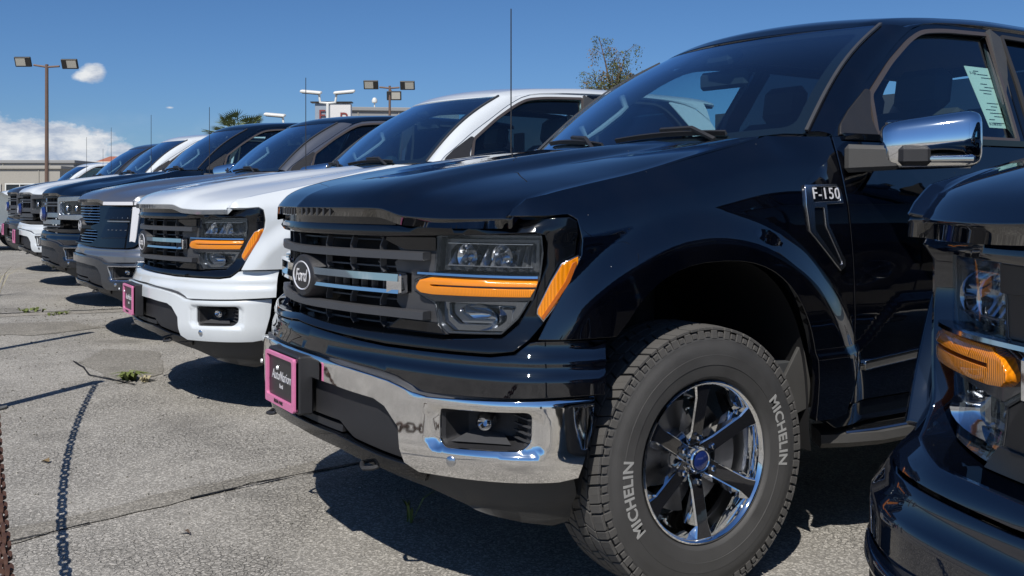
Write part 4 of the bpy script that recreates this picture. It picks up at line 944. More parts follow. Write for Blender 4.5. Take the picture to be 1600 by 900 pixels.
def build_front_B(T):
    front_common(T); B = front_bumper_A(T)
    hole = fillet(sym([(0,1.108), (.50,1.104), (.545,1.0), (.545,.955), (.40,.93), (.40,.905), (.54,.885), (.55,.83), (.46,.785), (0,.785)]), .008)
    G = part('grille_surround', panel(fas, sym(SURR_O), [hole], g=.05, t=.07, r=.004, prof=lambda u, z: -.16*(z-.95)), 'gloss_black', T)
    for k in range(14):
        z = 1.10-.0235*k
        if abs(z-.918) < .02: continue
        w = .53 if .8 < z else .48
        part('grille_bar', strip(urange(-w, w, 16), z, -.03, .006, .03), 'silver_trim', G)
    part('bright_bar', strip(urange(-.42, .42, 16), .918, -.012, .030, .03), 'gloss_black', G)
    badge(T, .085, sc=.9)
    for s in (1, -1):
        fl = (lambda m: m) if s > 0 else (lambda m: m.mirror())
        H = part('headlight', fl(panel(fas, fillet([(.70,1.080), (.965,1.084), (.965,.985), (.68,.985)], .01), g=.05, off=.010, t=.014, r=.004, prof=lambda u, z: -.30*(z-1.03))), 'gloss_black', T)
        for k in range(5):
            part('reflector', fl(MB2(lambda m: m.box(fas(.735+.05*k, .998, .008), (.030,.014,.014), ch=.003))), 'lamp_clear', H)
            part('reflector', fl(MB2(lambda m: m.box(fas(.72+.048*k, .90, .008), (.034,.014,.007), ch=.002))), 'lamp_clear', H)
        part('light_guide', fl(strip(urange(.71, .955, 6), .972, .004, .012, .02)), 'lamp_grey', H)
        part('lens', fl(panel(fas, fillet([(.66,.955), (.955,.95), (.93,.84), (.62,.83)], .01), g=.05, off=.012, t=.016, r=.004, prof=lambda u, z: -.25*(z-.90))), 'gloss_black', H)
        part('light_bar', fl(strip(urange(.655, 1.10, 10), 1.116, .006, .026, .03)), 'plate_white', H)
        part('light_bar', fl(panel(fas, [(.985,1.088), (1.048,1.090), (1.012,.800), (.955,.798)], g=.05, off=.022, t=.03, r=.008)), 'badge_white', H)
        o = fillet([(.73,.612), (1.045,.618), (1.042,.515), (1.014,.492), (.76,.486)], .02)
        part('fog_trim', fl(panel(bum, o, [inset(ccw(o), .022)], g=.04, off=.008, t=.02, r=.004)), 'silver_trim', B)
    return B
def build_front_C(T, silver='silver_trim'):
    front_common(T); B = front_bumper_A(T)
    hole = sym([(0,1.10), (.60,1.10), (1.05,1.105), (1.12,1.09), (1.12,1.0), (1.06,.90), (1.0,.82), (.9,.79), (0,.79)])
    G = part('grille_surround', panel(fas, sym(SURR_O), [hole], g=.05, t=.07, r=.004), 'gloss_black', T)
    for z, h in ((1.055,.016), (1.025,.016), (.93,.05), (.86,.05), (.815,.016)): part('grille_bar', strip(urange(-.62, .62, 20), z, -.02, h, .04), silver if h > .03 else 'trim_grey', G)
    for u in urange(-.55, .55, 10):
        e = MB(); e.box(fas(u, .95, -.05), (.012,.02,.30)); part('grille_rib', e, 'trim_grey', G)
    e = badge(T, .060, blue='badge_blue', sc=.98, z0=.935, back=-.012); e.material_slots[0].material = MATS['badge_blue']
    for s in (1, -1):
        fl = (lambda m: m) if s > 0 else (lambda m: m.mirror())
        bo = fillet([(.60,1.112), (1.10,1.124), (1.145,1.09), (1.13,.93), (1.07,.88), (.60,.885)], .03); bi = fillet([(.645,1.062), (1.05,1.072), (1.065,1.0), (1.04,.94), (.645,.935)], .02)
        H = part('headlight', fl(panel(fas, bi, g=.06, off=-.05, t=.01, r=0)), 'gloss_black', T)
        part('lamp_bracket', fl(panel(fas, bo, [bi], g=.04, off=.02, t=.06, r=.012)), silver, H)
        for u in (.78, .92):
            m = MB(); m.lathe([(-.02,.034), (-.03,.030), (-.012,.015), (-.010,0)], 16, axis='y'); p = fas(u, 1.0, -.02); m.v = [(a+p[0], b+p[1], c+p[2]) for a, b, c in m.v]; part('reflector', fl(m), 'lamp_chrome', H)
        part('lens', fl(panel(fas, bi, g=.06, off=-.012, t=.002, r=0)), 'lens', H)
        o = fillet([(.74,.612), (1.055,.618), (1.05,.515), (1.014,.490), (.77,.486)], .02)
        part('fog_trim', fl(panel(bum, o, [inset(ccw(o), .020)], g=.04, off=.008, t=.02, r=.004)), silver, B)
    return B
FRONT = ('grille_surround', 'emblem', 'headlight', 'side_marker', 'plate_holder', 'front_bumper', 'grille_backing', 'front_valance', 'bumper_pad', 'bumper_insert', 'lower_grille', 'grille_slat', 'lower_lip', 'tow_hook', 'air_dam', 'fender_badge', 'door_strip')
mat('satin_black', (.012,.013,.016), .28)
# ------------------------------------------------------------------ ground
def asphalt(name, c1, c2, scale=1.0, crack=True):
    m = bpy.data.materials.new(name); m.use_nodes = True; MATS[name] = m; t = m.node_tree; L = t.links; b = t.nodes['Principled BSDF']
    b.inputs['Roughness'].default_value = .92; b.inputs['Specular IOR Level'].default_value = .25
    g = t.nodes.new('ShaderNodeNewGeometry'); P = g.outputs['Position']
    def N(s, d=6, r=.6, dist=0):
        n = t.nodes.new('ShaderNodeTexNoise'); n.inputs['Scale'].default_value = s; n.inputs['Detail'].default_value = d; n.inputs['Roughness'].default_value = r; n.inputs['Distortion'].default_value = dist; L.new(P, n.inputs['Vector']); return n.outputs['Fac']
    def MR(a, x0, x1, y0, y1):
        n = t.nodes.new('ShaderNodeMapRange'); L.new(a, n.inputs[0])
        for i, v in enumerate((x0, x1, y0, y1)): n.inputs[i+1].default_value = v
        return n.outputs[0]
    def MX(f, a, c, mode='MIX'):
        n = t.nodes.new('ShaderNodeMix'); n.data_type = 'RGBA'; n.blend_type = mode
        if isinstance(f, float): n.inputs[0].default_value = f
        else: L.new(f, n.inputs[0])
        for i, v in ((6, a), (7, c)):
            if isinstance(v, tuple): n.inputs[i].default_value = (*v, 1)
            else: L.new(v, n.inputs[i])
        return n.outputs[2]
    def V(s, f='DISTANCE_TO_EDGE', rnd=1.0, warp=.0):
        v = t.nodes.new('ShaderNodeTexVoronoi'); v.feature = f; v.inputs['Scale'].default_value = s; v.inputs['Randomness'].default_value = rnd
        if warp:
            nn = t.nodes.new('ShaderNodeTexNoise'); nn.inputs['Scale'].default_value = s*.6; L.new(P, nn.inputs['Vector'])
            ad = t.nodes.new('ShaderNodeVectorMath'); ad.operation = 'MULTIPLY_ADD'; L.new(nn.outputs['Color'], ad.inputs[0]); ad.inputs[1].default_value = (warp,)*3; L.new(P, ad.inputs[2]); L.new(ad.outputs[0], v.inputs['Vector'])
        else: L.new(P, v.inputs['Vector'])
        return v
    big = N(.55, 5, .6); mid = N(3.2, 7, .65); fine = N(160, 5, .75)
    col = MX(MR(big, .35, .65, 0, 1), c1, c2)
    col = MX(MR(mid, .40, .70, 0, .85), col, tuple(x*.72 for x in c1))
    col = MX(MR(fine, .35, .68, 0, .9), tuple(x*.50 for x in c1), col)
    vs = V(150, 'F1'); sp = t.nodes.new('ShaderNodeSeparateColor'); L.new(vs.outputs['Color'], sp.inputs[0])
    col = MX(MR(sp.outputs[0], .0, 1.0, 0, .65), col, MX(MR(sp.outputs[1], .5, .52, 0, 1), tuple(x*.62 for x in c1), tuple(min(.75, x*1.45) for x in c2)))
    H = MR(sp.outputs[0], 0, 1, 0, 1)
    ve = V(42, warp=.012); v2 = V(7.5, warp=.05)
    cr = MR(ve.outputs['Distance'], 0, .07, 1, 0); mask = MR(N(1.3, 4, .6), .40, .58, 0, 1)
    mu = t.nodes.new('ShaderNodeMath'); mu.operation = 'MULTIPLY'; L.new(cr, mu.inputs[0]); L.new(mask, mu.inputs[1])
    if crack: col = MX(MR(mu.outputs[0], 0, 1, 0, .85), col, tuple(x*.30 for x in c1))
    cr2 = MR(v2.outputs['Distance'], 0, .012, 1, 0); m2 = t.nodes.new('ShaderNodeMath'); m2.operation = 'MULTIPLY'; L.new(cr2, m2.inputs[0]); L.new(MR(N(.8, 3, .5), .52, .60, 0, 1), m2.inputs[1])
    if crack: col = MX(MR(m2.outputs[0], 0, 1, 0, .6), col, tuple(x*.25 for x in c1))
    st = MR(N(1.1, 4, .6, .4), .56, .70, 0, .6); col = MX(st, col, tuple(x*.45 for x in c1))
    L.new(col, b.inputs['Base Color'])
    bp_ = t.nodes.new('ShaderNodeBump'); bp_.inputs['Strength'].default_value = .8; bp_.inputs['Distance'].default_value = .006
    h1 = t.nodes.new('ShaderNodeMath'); h1.operation = 'SUBTRACT'; L.new(H, h1.inputs[0]); L.new(mu.outputs[0], h1.inputs[1])
    h2 = t.nodes.new('ShaderNodeMath'); h2.operation = 'ADD'; L.new(h1.outputs[0], h2.inputs[0]); L.new(fine, h2.inputs[1])
    L.new(h2.outputs[0], bp_.inputs['Height']); L.new(bp_.outputs[0], b.inputs['Normal'])
asphalt('asphalt', (.385,.366,.328), (.485,.460,.415))
asphalt('patch_dark', (.32,.30,.26), (.37,.345,.30))
asphalt('patch_light', (.38,.35,.30), (.44,.41,.36), crack=False)
asphalt('patch_brown', (.31,.29,.25), (.36,.34,.30), crack=False)
asphalt('concrete', (.38,.36,.31), (.44,.42,.37), crack=False)
gm = MB(); R_ = 1500
gs = [-R_, -300, -80, -30, -10, 0, 10, 30, 80, 300, R_]
gm.v = [(x, y, 0) for y in gs for x in gs]; n = len(gs); gm.f = [(j*n+i, j*n+i+1, (j+1)*n+i+1, (j+1)*n+i) for j in range(n-1) for i in range(n-1)]
part('ground', gm, 'asphalt', None, 0, kind='structure')
def sheet(name, pts, z, m, wob=0.0):
    rnd = random.Random(len(pts)*7+int(z*1e4)); q = dens(ccw(pts), .12)
    q = [(a+rnd.uniform(-wob, wob), b+rnd.uniform(-wob, wob)) for a, b in q]
    g_ = MB(); g_.v = [(a, b, z) for a, b in q]; g_.f = [tuple(range(len(q)))]
    return part(name, g_, m, None, 0, kind='structure')
def band(c, w):
    L_ = []; R2 = []
    for i, p in enumerate(c):
        a = c[max(0, i-1)]; b = c[min(len(c)-1, i+1)]; d = Vector((b[0]-a[0], b[1]-a[1])).normalized(); ww = w if not callable(w) else w(i)
        L_.append((p[0]-d.y*ww, p[1]+d.x*ww)); R2.append((p[0]+d.y*ww, p[1]-d.x*ww))
    return L_+R2[::-1]
seam = [(-.55,-.98), (-.62,-.75), (-.70,-.45), (-.80,-.12), (-.86,.15), (-.93,.55), (-1.0,1.2)]
sheet('asphalt_patch', band([(x-.08, y) for x, y in seam], lambda i: .055+.03*(i % 2)), .004, 'patch_dark', .016)
sheet('pavement_crack', band(seam[3:], .005), .008, 'shadow_black', .005); sheet('pavement_crack', band([(-.58,-.93), (-.64,-.70), (-.69,-.50)], .003), .008, 'shadow_black', .004)
sheet('asphalt_patch', [(-3.50,.10), (-4.55,.02), (-5.15,.30), (-4.75,.62), (-3.75,.42)], .004, 'patch_brown', .015)
sheet('pavement_crack', band([(-4.62,-.02), (-4.3,-.0), (-3.95,-.01), (-3.55,.13), (-3.42,.18)], .007), .008, 'shadow_black', .004)
sheet('pavement_crack', band([(-8.6,-1.6), (-8.3,-.7), (-8.25,.0), (-8.1,.9), (-8.0,2.0)], .018), .004, 'shadow_black', .012)
sheet('asphalt_patch', band([(-8.4,-1.6), (-8.1,-.7), (-8.05,.0), (-7.9,.9), (-7.8,2.0)], .12), .004, 'patch_light', .02)
sheet('asphalt_patch', [(-7.4,-.55), (-6.6,-.6), (-6.3,-.1), (-6.5,.5), (-7.2,.3)], .004, 'patch_dark', .03)
kb = MB(); kb.box((-13.2,-1.2,.05), (.16,2.6,.10), ch=.015); part('kerb', kb, 'concrete', None, kind='structure')
# far ring of low hills
hm = MB(); HN = 160
mat('hill', (.075,.095,.11), .95, var=.2, vscale=.02)  # bluish haze of the distance mixed into the hill colour
for k in range(HN):
    a = 2*math.pi*k/HN; hgt = 10+4*math.sin(a*5+1)+3*math.sin(a*13)+2*math.sin(a*29+2)
    if math.cos(a) < -.85: hgt += 12*sstep(-.10, -.45, math.sin(a)-.25)
    for r, z in ((760, -1), (820, hgt*.7), (880, hgt), (1000, hgt*.8)): hm.v.append((r*math.cos(a), r*math.sin(a), z))
for k in range(HN):
    for j in range(3): hm.f.append((k*4+j, ((k+1) % HN)*4+j, ((k+1) % HN)*4+j+1, k*4+j+1))
part('hills', hm, 'hill', None, 60, kind='structure')
# ------------------------------------------------------------------ the row of pickups
T1 = empty('pickup_truck'); build_body(T1); build_mirror(T1); build_wheels(T1); build_front_A(T1); side_badges(T1)
GRP = 'pickup trucks parked in a row'
tag(T1, 'glossy black pickup with a chrome front bumper and a chrome door mirror', 'pickup truck', GRP)
# the sticker inside the driver's window
m = MB(); q = [gside(2.50,1.72,-.03), gside(2.64,1.72,-.03), gside(2.565,1.455,-.03), gside(2.43,1.455,-.03)]
q = [gside(2.585,1.730,-.026), gside(2.745,1.730,-.026), gside(2.665,1.470,-.026), gside(2.555,1.470,-.026)]
m.add(q+[(x-.002, y, z) for x, y, z in q], [(0,3,2,1), (4,5,6,7), (0,1,5,4), (1,2,6,5), (2,3,7,6), (3,0,4,7)]); st = part('window_sticker', m, 'paper', None, 0)
tag(st, 'pale green paper price sheet inside the black pickup\'s driver window', 'window sticker')
for k in range(17):
    if k in (3, 8, 9): continue
    z = 1.712-.0138*k; w = .035+.05*abs(math.sin(k*2.3)); y0 = 2.60+.25*(z-1.6)+.02*((k*7) % 3)
    m = MB(); m.add([gside(y0, z, -.0245), gside(y0+w, z, -.0245), gside(y0+w, z-.0022, -.0245), gside(y0, z-.0022, -.0245)], [(0,3,2,1)]); part('printed_line', m, 'ink', st, 0)
t = text_mesh('ECOBOOST', .016, .0005); placed(t, lambda x, y, z: gside(2.605+x, 1.485+y, -.0245)); part('lettering', t, 'ink', st, 0)
t = text_mesh('F-150', .018, .0005); placed(t, lambda x, y, z: gside(2.62+x, 1.70+y, -.0245)); part('lettering', t, 'ink', st, 0)
def truck(x, y, remap, drop=(), src=T1, sc=(1,1,1), z=0.0, rz=0.0):
    c = clone(src, None, remap, drop); c.location = (x, y, z); c.scale = sc; c.rotation_euler = (0,0,rz); return c
P0 = {k: 'paint_midnight' for k in ('paint_black', 'chrome_dusty')}; P0[('door_mirror', 'chrome')] = 'paint_midnight'; P0[('plastic_dusty')] = 'plastic_black'
P0['trim_grey'] = 'plastic_black'; P0['grille_wing'] = 'paint_midnight'
T0 = truck(3.10, -.10, P0, FRONT, z=.022)
fas0 = fas; _N = pch([0,.6,1.06,1.3], [0,.745,1.06,1.3])          # this one has narrower lamps
def fas(u, z, off=0.0): return fas0(math.copysign(_N(abs(u)), u), z, off+.045*sstep(.84, .70, z)*sstep(.4, .95, abs(u)))
bum0 = bum
def bum(u, z, off=0.0): return bum0(u, z, off+.055*sstep(.35, .95, abs(u)))
build_front_A(T0)
bum = bum0
def recolour(o, m):
    for ch in o.children:
        if ch.material_slots:
            q = m.get((ch.name.split('.')[0], ch.material_slots[0].material.name)) or m.get(ch.material_slots[0].material.name)
            if q: ch.material_slots[0].material = MATS[q]
        recolour(ch, m)
P0[('grille_surround', 'gloss_black')] = 'paint_midnight'; P0[('grille_wing', 'trim_grey')] = 'satin_black'; P0[('wing_cap', 'gloss_black')] = 'satin_black'
recolour(T0, P0)
for o in list(T0.children):
    if o.name.startswith('side_marker'):
        for q in list(o.children): bpy.data.objects.remove(q)
        bpy.data.objects.remove(o)
fas = fas0; tag(T0, 'midnight blue pickup cut off by the right edge of the picture', 'pickup truck', GRP)
PW = {'paint_black': 'paint_white', 'chrome_dusty': 'paint_white', ('door_mirror', 'chrome'): 'gloss_black'}
T2 = truck(-3.0295, .094, PW); tag(T2, 'white pickup with a body-coloured bumper between the black and the grey pickups', 'pickup truck', GRP)
T3 = truck(-6.059, .188, {'paint_black': 'paint_grey'}, FRONT, z=.03); build_front_B(T3)
for o in T3.children:
    if o.material_slots and o.material_slots[0].material.name == 'paint_black': o.material_slots[0].link = 'OBJECT'; o.material_slots[0].material = MATS['paint_grey']
    if o.name.startswith('front_bumper'): o.material_slots[0].material = MATS['paint_charcoal']
    if o.name.startswith('roof'): o.material_slots[0].material = MATS['paint_navy']
tag(T3, 'metallic grey pickup with a slatted grille and upright silver light strips', 'pickup truck', GRP)
T4 = truck(-9.0885, .24, {'paint_black': 'paint_navy'}, FRONT, sc=(1.0,1.01,1.085)); build_front_C(T4)
for o in T4.children:
    if o.material_slots and o.material_slots[0].material.name == 'paint_black': o.material_slots[0].link = 'OBJECT'; o.material_slots[0].material = MATS['paint_navy']
    if o.name.startswith('front_bumper'): o.material_slots[0].material = MATS['paint_navy']
tag(T4, 'dark navy heavy-duty pickup with silver lamp brackets and a blue oval badge', 'pickup truck', GRP)
T5 = truck(-12.118, .28, {'paint_navy': 'paint_white', 'silver_trim': 'trim_grey', ('door_mirror', 'chrome'): 'paint_white'}, src=T4, sc=(1.0,1.01,1.085), z=.03); plate(T5, False)
tag(T5, 'white heavy-duty pickup with a white bumper and dark grille bars', 'pickup truck', GRP)
T6 = truck(-15.148, .38, {'silver_trim': 'trim_grey', 'paint_navy': 'paint_charcoal'}, src=T4, sc=(1.0,1.01,1.085), z=.05); plate(T6, False)
tag(T6, 'charcoal heavy-duty pickup showing beyond the nose of the white heavy-duty one', 'pickup truck', GRP)
T7 = truck(-18.178, 1.15, {'silver_trim': 'trim_grey'}, src=T4, sc=(1.0,1.01,1.07), z=.03)
tag(T7, 'dark pickup nearly hidden behind the charcoal heavy-duty pickup', 'pickup truck', GRP)
T8 = truck(-26.5, 1.1, {'silver_trim': 'trim_grey', 'paint_navy': 'paint_white'}, src=T4, sc=(1.0,1.01,1.085), z=.08)
tag(T8, 'farthest white pickup, its roof peeping over the hoods near the lamp post', 'pickup truck', GRP)
# pale car side-on at the far end
def simple_car(loc, rz, label):
    E = empty('parked_car', loc, rz); tag(E, label, 'car')
    prof = [(-2.3,.42), (2.3,.42), (2.36,.72), (2.25,.95), (1.55,1.05), (.75,1.52), (-.9,1.60), (-1.95,1.52), (-2.25,1.05), (-2.33,.75)]
    m = MB(); rows = []
    for x, k in ((-.90,.93), (-.93,1.0), (-.6,1.0), (.6,1.0), (.93,1.0), (.90,.93)):
        rows.append([(x*(1 if z < 1.1 else .82), y*k, .42+(z-.42)*(k if k < 1 else 1)) for y, z in prof])
    n = len(prof); m.v = [p for r in rows for p in r]
    for i in range(5):
        for k in range(n): m.f.append((i*n+k, i*n+(k+1) % n, (i+1)*n+(k+1) % n, (i+1)*n+k))
    m.f += [tuple(range(n-1, -1, -1)), tuple(5*n+k for k in range(n))]
    part('body', m, 'paint_silver', E, 40)
    for s in (1, -1):
        w = MB(); w.prism([(.85,1.08), (.40,1.42), (-.85,1.49), (-1.75,1.42), (-2.0,1.10)], s*.80, s*.925, 'x', .01); part('side_window', w, 'privacy_glass', E)
        for y in (1.45, -1.45):
            w = MB(); w.lathe([(-.11,.0), (-.11,.32), (-.08,.345), (.08,.345), (.11,.32), (.11,.0)], 28, (s*.84, y, .345)); q = part('tyre', w, 'rubber', E)
            w = MB(); w.lathe([(s*.115,.0), (s*.118,.20), (s*.09,.22)], 20, (s*.84, y, .345)); part('rim', w, 'silver_trim', q)
            w = MB(); w.lathe([(s*.092,.36), (s*.092,.44)], 24, (s*.84, y, .40), a0=-math.pi*.55, a1=math.pi*.55); part('wheel_arch', w, 'shadow_black', E)
    w = MB(); w.box((0,2.33,.78), (1.3,.05,.10), ch=.01); part('grille', w, 'gloss_black', E)
    for s in (1, -1): w = MB(); w.box((s*.7,2.24,.84), (.30,.12,.12), ch=.02); part('headlight', w, 'lamp_chrome', E)
mat('paint_silver', (.42,.45,.44), .3, .5, 1.0)
simple_car((-23.2,-.15,0), 0.0, 'pale silver car standing side-on at the far left end of the row')
# ------------------------------------------------------------------ posts and the chain by the kerb of the lot
mat('rust', (.085,.040,.026), .8, .3, bump=.5, bscale=120, var=.5, vscale=30)
mat('post_grey', (.16,.16,.15), .6, .4, var=.2)
PT = [(-3.10,-.66,1.06), (-5.42,-.60,1.50), (3.90,-1.05,1.06)]
for (x, y, h), lb in zip(PT, ('steel bollard post that holds the far end of the rusty chain', 'taller steel post beyond the chain at the edge of the lot', 'steel bollard post that holds the near end of the rusty chain')):
    E = empty('bollard', (x, y, 0)); tag(E, lb, 'bollard')
    m = MB(); m.lathe([(0,.045), (h-.02,.045), (h-.005,.038), (h,.0)], 20, axis='z'); part('shaft', m, 'post_grey', E)
    m = MB(); m.lathe([(.002,.09), (.012,.09), (.014,.05)], 20, axis='z'); part('base_plate', m, 'post_grey', E)
CH = empty('chain', (-3.1,-.66,0)); tag(CH, 'rusty iron chain hanging along the left edge of the picture', 'chain')
lk = MB(); pth = []
for k in range(14):
    a = 2*math.pi*k/14; pth.append((.030*math.cos(a)+(.012 if math.cos(a) > 0 else -.012), .018*math.sin(a), 0))
pth = [(a*.72, b*.72, d) for a, b, d in pth]; lk.sweep(pth, [(-.0042,-.0042), (.0042,-.0042), (.0042,.0042), (-.0042,.0042)], up=(0,0,1), closed=True); LKM = lk.mesh('link', 60)
def chain_pt(x): return Vector((x, -.668+(x+3.1)/7*(-.39), .30+.76*((x-.4)/3.5)**2))
x = -3.06; k = 0
while x < 3.86:
    p = chain_pt(x); d = (chain_pt(x+.01)-p).normalized()
    o = link('link', LKM, 'rust', CH, loc=p-Vector((-3.1,-.66,0)))
    o.rotation_euler = (d.to_track_quat('X', 'Z').to_matrix()@Matrix.Rotation(math.radians(90*(k % 2)+12*math.sin(k)), 3, 'X')).to_euler()
    x += .043*d.x; k += 1
# ------------------------------------------------------------------ lamps over the lot
mat('pole_brown', (.15,.095,.07), .6, .2, var=.15); mat('fixture', (.022,.020,.018), .5); mat('led_panel', (.42,.40,.34), .4, var=.1, vscale=20); mat('white_metal', (.66,.66,.62), .5, var=.08)
def head(E, p, ang, tilt, size=(.74,.46,.10)):
    """flood head: box with a light panel underneath, tipped towards the lot"""
    R0 = Matrix.Rotation(ang, 3, 'Z')@Matrix.Rotation(tilt, 3, 'X')
    m = MB(); m.box((0,0,0), size, ch=.02); m.v = [tuple(R0@Vector(v)+Vector(p)) for v in m.v]; H = part('lamp_head', m, 'fixture', E)
    sx = 1 if math.cos(0) else 1
    m = MB(); m.box((0,0,-size[2]/2-.004), (size[0]*.58,size[1]*.74,.012)); m.v = [tuple(R0@(Vector(v)+Vector((size[0]*.13,0,0)))+Vector(p)) for v in m.v]; part('led_panel', m, 'led_panel', H)
def lamp_post(loc, h, heads, label, r=.085):
    E = empty('street_lamp', loc); tag(E, label, 'street lamp', 'lamp posts over the lot')
    m = MB(); m.tube([(0,0,0), (0,0,h)], [r*1.1, r*.85], 4 if False else 10); part('pole', m, 'pole_brown', E)
    for (dx, dy, dz, ang, tilt, arm) in heads:
        a = MB(); a.tube([(0,0,h-.12), (dx*.55, dy*.55, dz*.6-.10+h)], .045, 8); part('arm', a, 'pole_brown', E)
        head(E, (dx, dy, h+dz), ang, tilt)
    return E
va = math.atan2(.85, .526)      # direction across the view
u_ = Vector((math.cos(va), math.sin(va), 0))
lamp_post((-46.28,4.57,0), 7.35, [(-u_.x*1.08, -u_.y*1.08, .12, va+math.pi, math.radians(68), 0), (u_.x*1.05, u_.y*1.05, .02, va, math.radians(-66), 0)], 'brown lamp post with two dark flood heads standing at the left')
lamp_post((-42.62,19.97,0), 6.95, [(-u_.x*.95, -u_.y*.95, .05, va+math.pi, math.radians(66), 0), (u_.x*.90, u_.y*.90, .02, va, math.radians(-66), 0), (u_.x*.22, u_.y*.22, -.50, va, math.radians(-80), 0)], 'grey-brown lamp post with three dark flood heads beside the flat-roofed building', .07)
def white_lamp(loc, h, label, two=True):
    E = empty('street_lamp', loc); tag(E, label, 'street lamp', 'white lamps beside the sign')
    m = MB(); m.tube([(0,0,0), (0,0,h-.5)], .09, 10); part('pole', m, 'white_metal', E)
    for s in ((1, -1) if two else (-1,)):
        a = MB(); a.tube([(0,0,h-.5), (u_.x*s*.45, u_.y*s*.45, h-.45), (u_.x*s*.52, u_.y*s*.52, h+(.10 if s > 0 else .14))], .07, 8); part('arm', a, 'white_metal', E)
        R0 = Matrix.Rotation(va, 3, 'Z')@Matrix.Rotation(math.radians(-5*s), 3, 'Y')@Matrix.Rotation(math.radians(12), 3, 'X')
        m = MB(); m.box((0,0,0), (1.25,.45,.16), ch=.05); m.v = [tuple(R0@Vector(v)+Vector((u_.x*s*.98, u_.y*s*.98, h+.16))) for v in m.v]; q = part('lamp_head', m, 'white_metal', E)
        m = MB(); m.box((0,0,-.105), (1.0,.34,.02)); m.v = [tuple(R0@Vector(v)+Vector((u_.x*s*.98, u_.y*s*.98, h+.16))) for v in m.v]; part('led_panel', m, 'fixture', q)
white_lamp((-51.86,20.24,0), 7.35, 'white lamp post with two long flat heads above the sign')
white_lamp((-53.5,18.6,0), 6.05, 'lower white lamp with one flat head left of the sign', False)
# the sign
mat('sign_white', (.62,.61,.60), .6, var=.08); mat('sign_red', (.20,.035,.03), .6); mat('sign_blue_grey', (.25,.30,.36), .6)
E = empty('sign', (-53.6,21.2,.50)); tag(E, 'white sign tower with dark red letters behind the pickups', 'sign')
Rv = Matrix.Rotation(va, 3, 'Z')
def sg(m): m.v = [tuple(Rv@Vector(v)) for v in m.v]; m.n = None; return m
m = MB(); m.box((-.55,0,5.5), (.9,.5,2.0), ch=.02); part('board', sg(m), 'sign_blue_grey', E)
m = MB(); m.box((.55,-.05,5.45), (1.25,.5,2.1), ch=.02); part('board', sg(m), 'sign_white', E)
m = MB(); m.box((-.85,-.1,4.7), (.7,.4,1.6), ch=.02); part('board', sg(m), 'sign_white', E)
m = MB(); m.box((0,-.1,6.58), (2.5,.6,.07)); part('cornice', sg(m), 'fixture', E)
m = MB(); m.box((0,.1,2.05), (.3,.3,5.1)); part('post', sg(m), 'white_metal', E)
for s_, x_, z_, sz in (('E', -.55, 5.75, .95), ('P', .75, 5.55, 1.05), ('X', -.5, 5.0, .5)):
    t = text_mesh(s_, sz, .03); t.v = [(x+x_, -.33-z, y+z_) for x, y, z in t.v]; part('lettering', sg(t), 'sign_red', E, 0)
for k in range(4):
    m = MB(); m.box((-1.0+.28*(k % 2), -.32, 4.95+.30*(k//2)), (.20,.06,.20)); part('window', sg(m), 'privacy_glass', E)
# ------------------------------------------------------------------ buildings
mat('wall_grey', (.26,.26,.255), .8, var=.08, vscale=.6); mat('wall_beige', (.34,.32,.28), .85, var=.1, vscale=.5); mat('wall_cream', (.62,.57,.46), .85, var=.05); mat('roof_rust', (.32,.12,.075), .8, var=.15, vscale=.8); mat('window_dark', (.02,.025,.03), .15); mat('roof_dark', (.06,.06,.065), .8)
def building(loc, rz, w, d, h, wall, label, windows=(), roof=None, seams=0, parapet=True, name='building'):
    E = empty(name, loc, rz); tag(E, label, 'building')
    m = MB(); m.box((0,d/2,h/2), (w,d,h)); W_ = part('wall', m, wall, E)
    if parapet: m = MB(); m.box((0,d/2,h+.12), (w+.3,d+.3,.24), ch=.03); part('parapet', m, roof or wall, E)
    for k in range(seams): m = MB(); m.box((-w/2+w*(k+.5)/seams,-.02,h/2), (.06,.06,h)); part('panel_joint', m, 'wall_beige', W_)
    for (x, z, ww, hh) in windows:
        m = MB(); m.box((x,-.03,z), (ww,.10,hh)); F_ = part('window', m, 'window_dark', E)
        m = MB()
        m.box((x,-.09,z+hh/2), (ww+.1,.06,.08)); part('frame', m, 'white_metal', F_)
        m = MB(); m.box((x,-.09,z-hh/2), (ww+.1,.08,.08)); part('frame', m, 'white_metal', F_)
        for s in (-1, 1): m = MB(); m.box((x+s*ww/2,-.09,z), (.08,.06,hh)); part('frame', m, 'white_metal', F_)
        m = MB(); m.box((x,-.09,z), (.05,.06,hh)); part('mullion', m, 'white_metal', F_)
    return E
fa = va       # facades face the camera: local -Y towards the viewer
building((-76.4,3.4,0), fa, 12.0, 10, 3.35, 'wall_beige', 'low beige building with dark square windows at the far left', [(-1.6+2.4*k, 1.75, 2.0, 1.1) for k in range(-1, 3)], seams=4)
building((-78.6,6.9,0), fa, 7.0, 8, 3.9, 'wall_grey', 'grey box building joining the beige one behind the lamp post', [(-1.5,2.2,1.4,1.0)], seams=2)
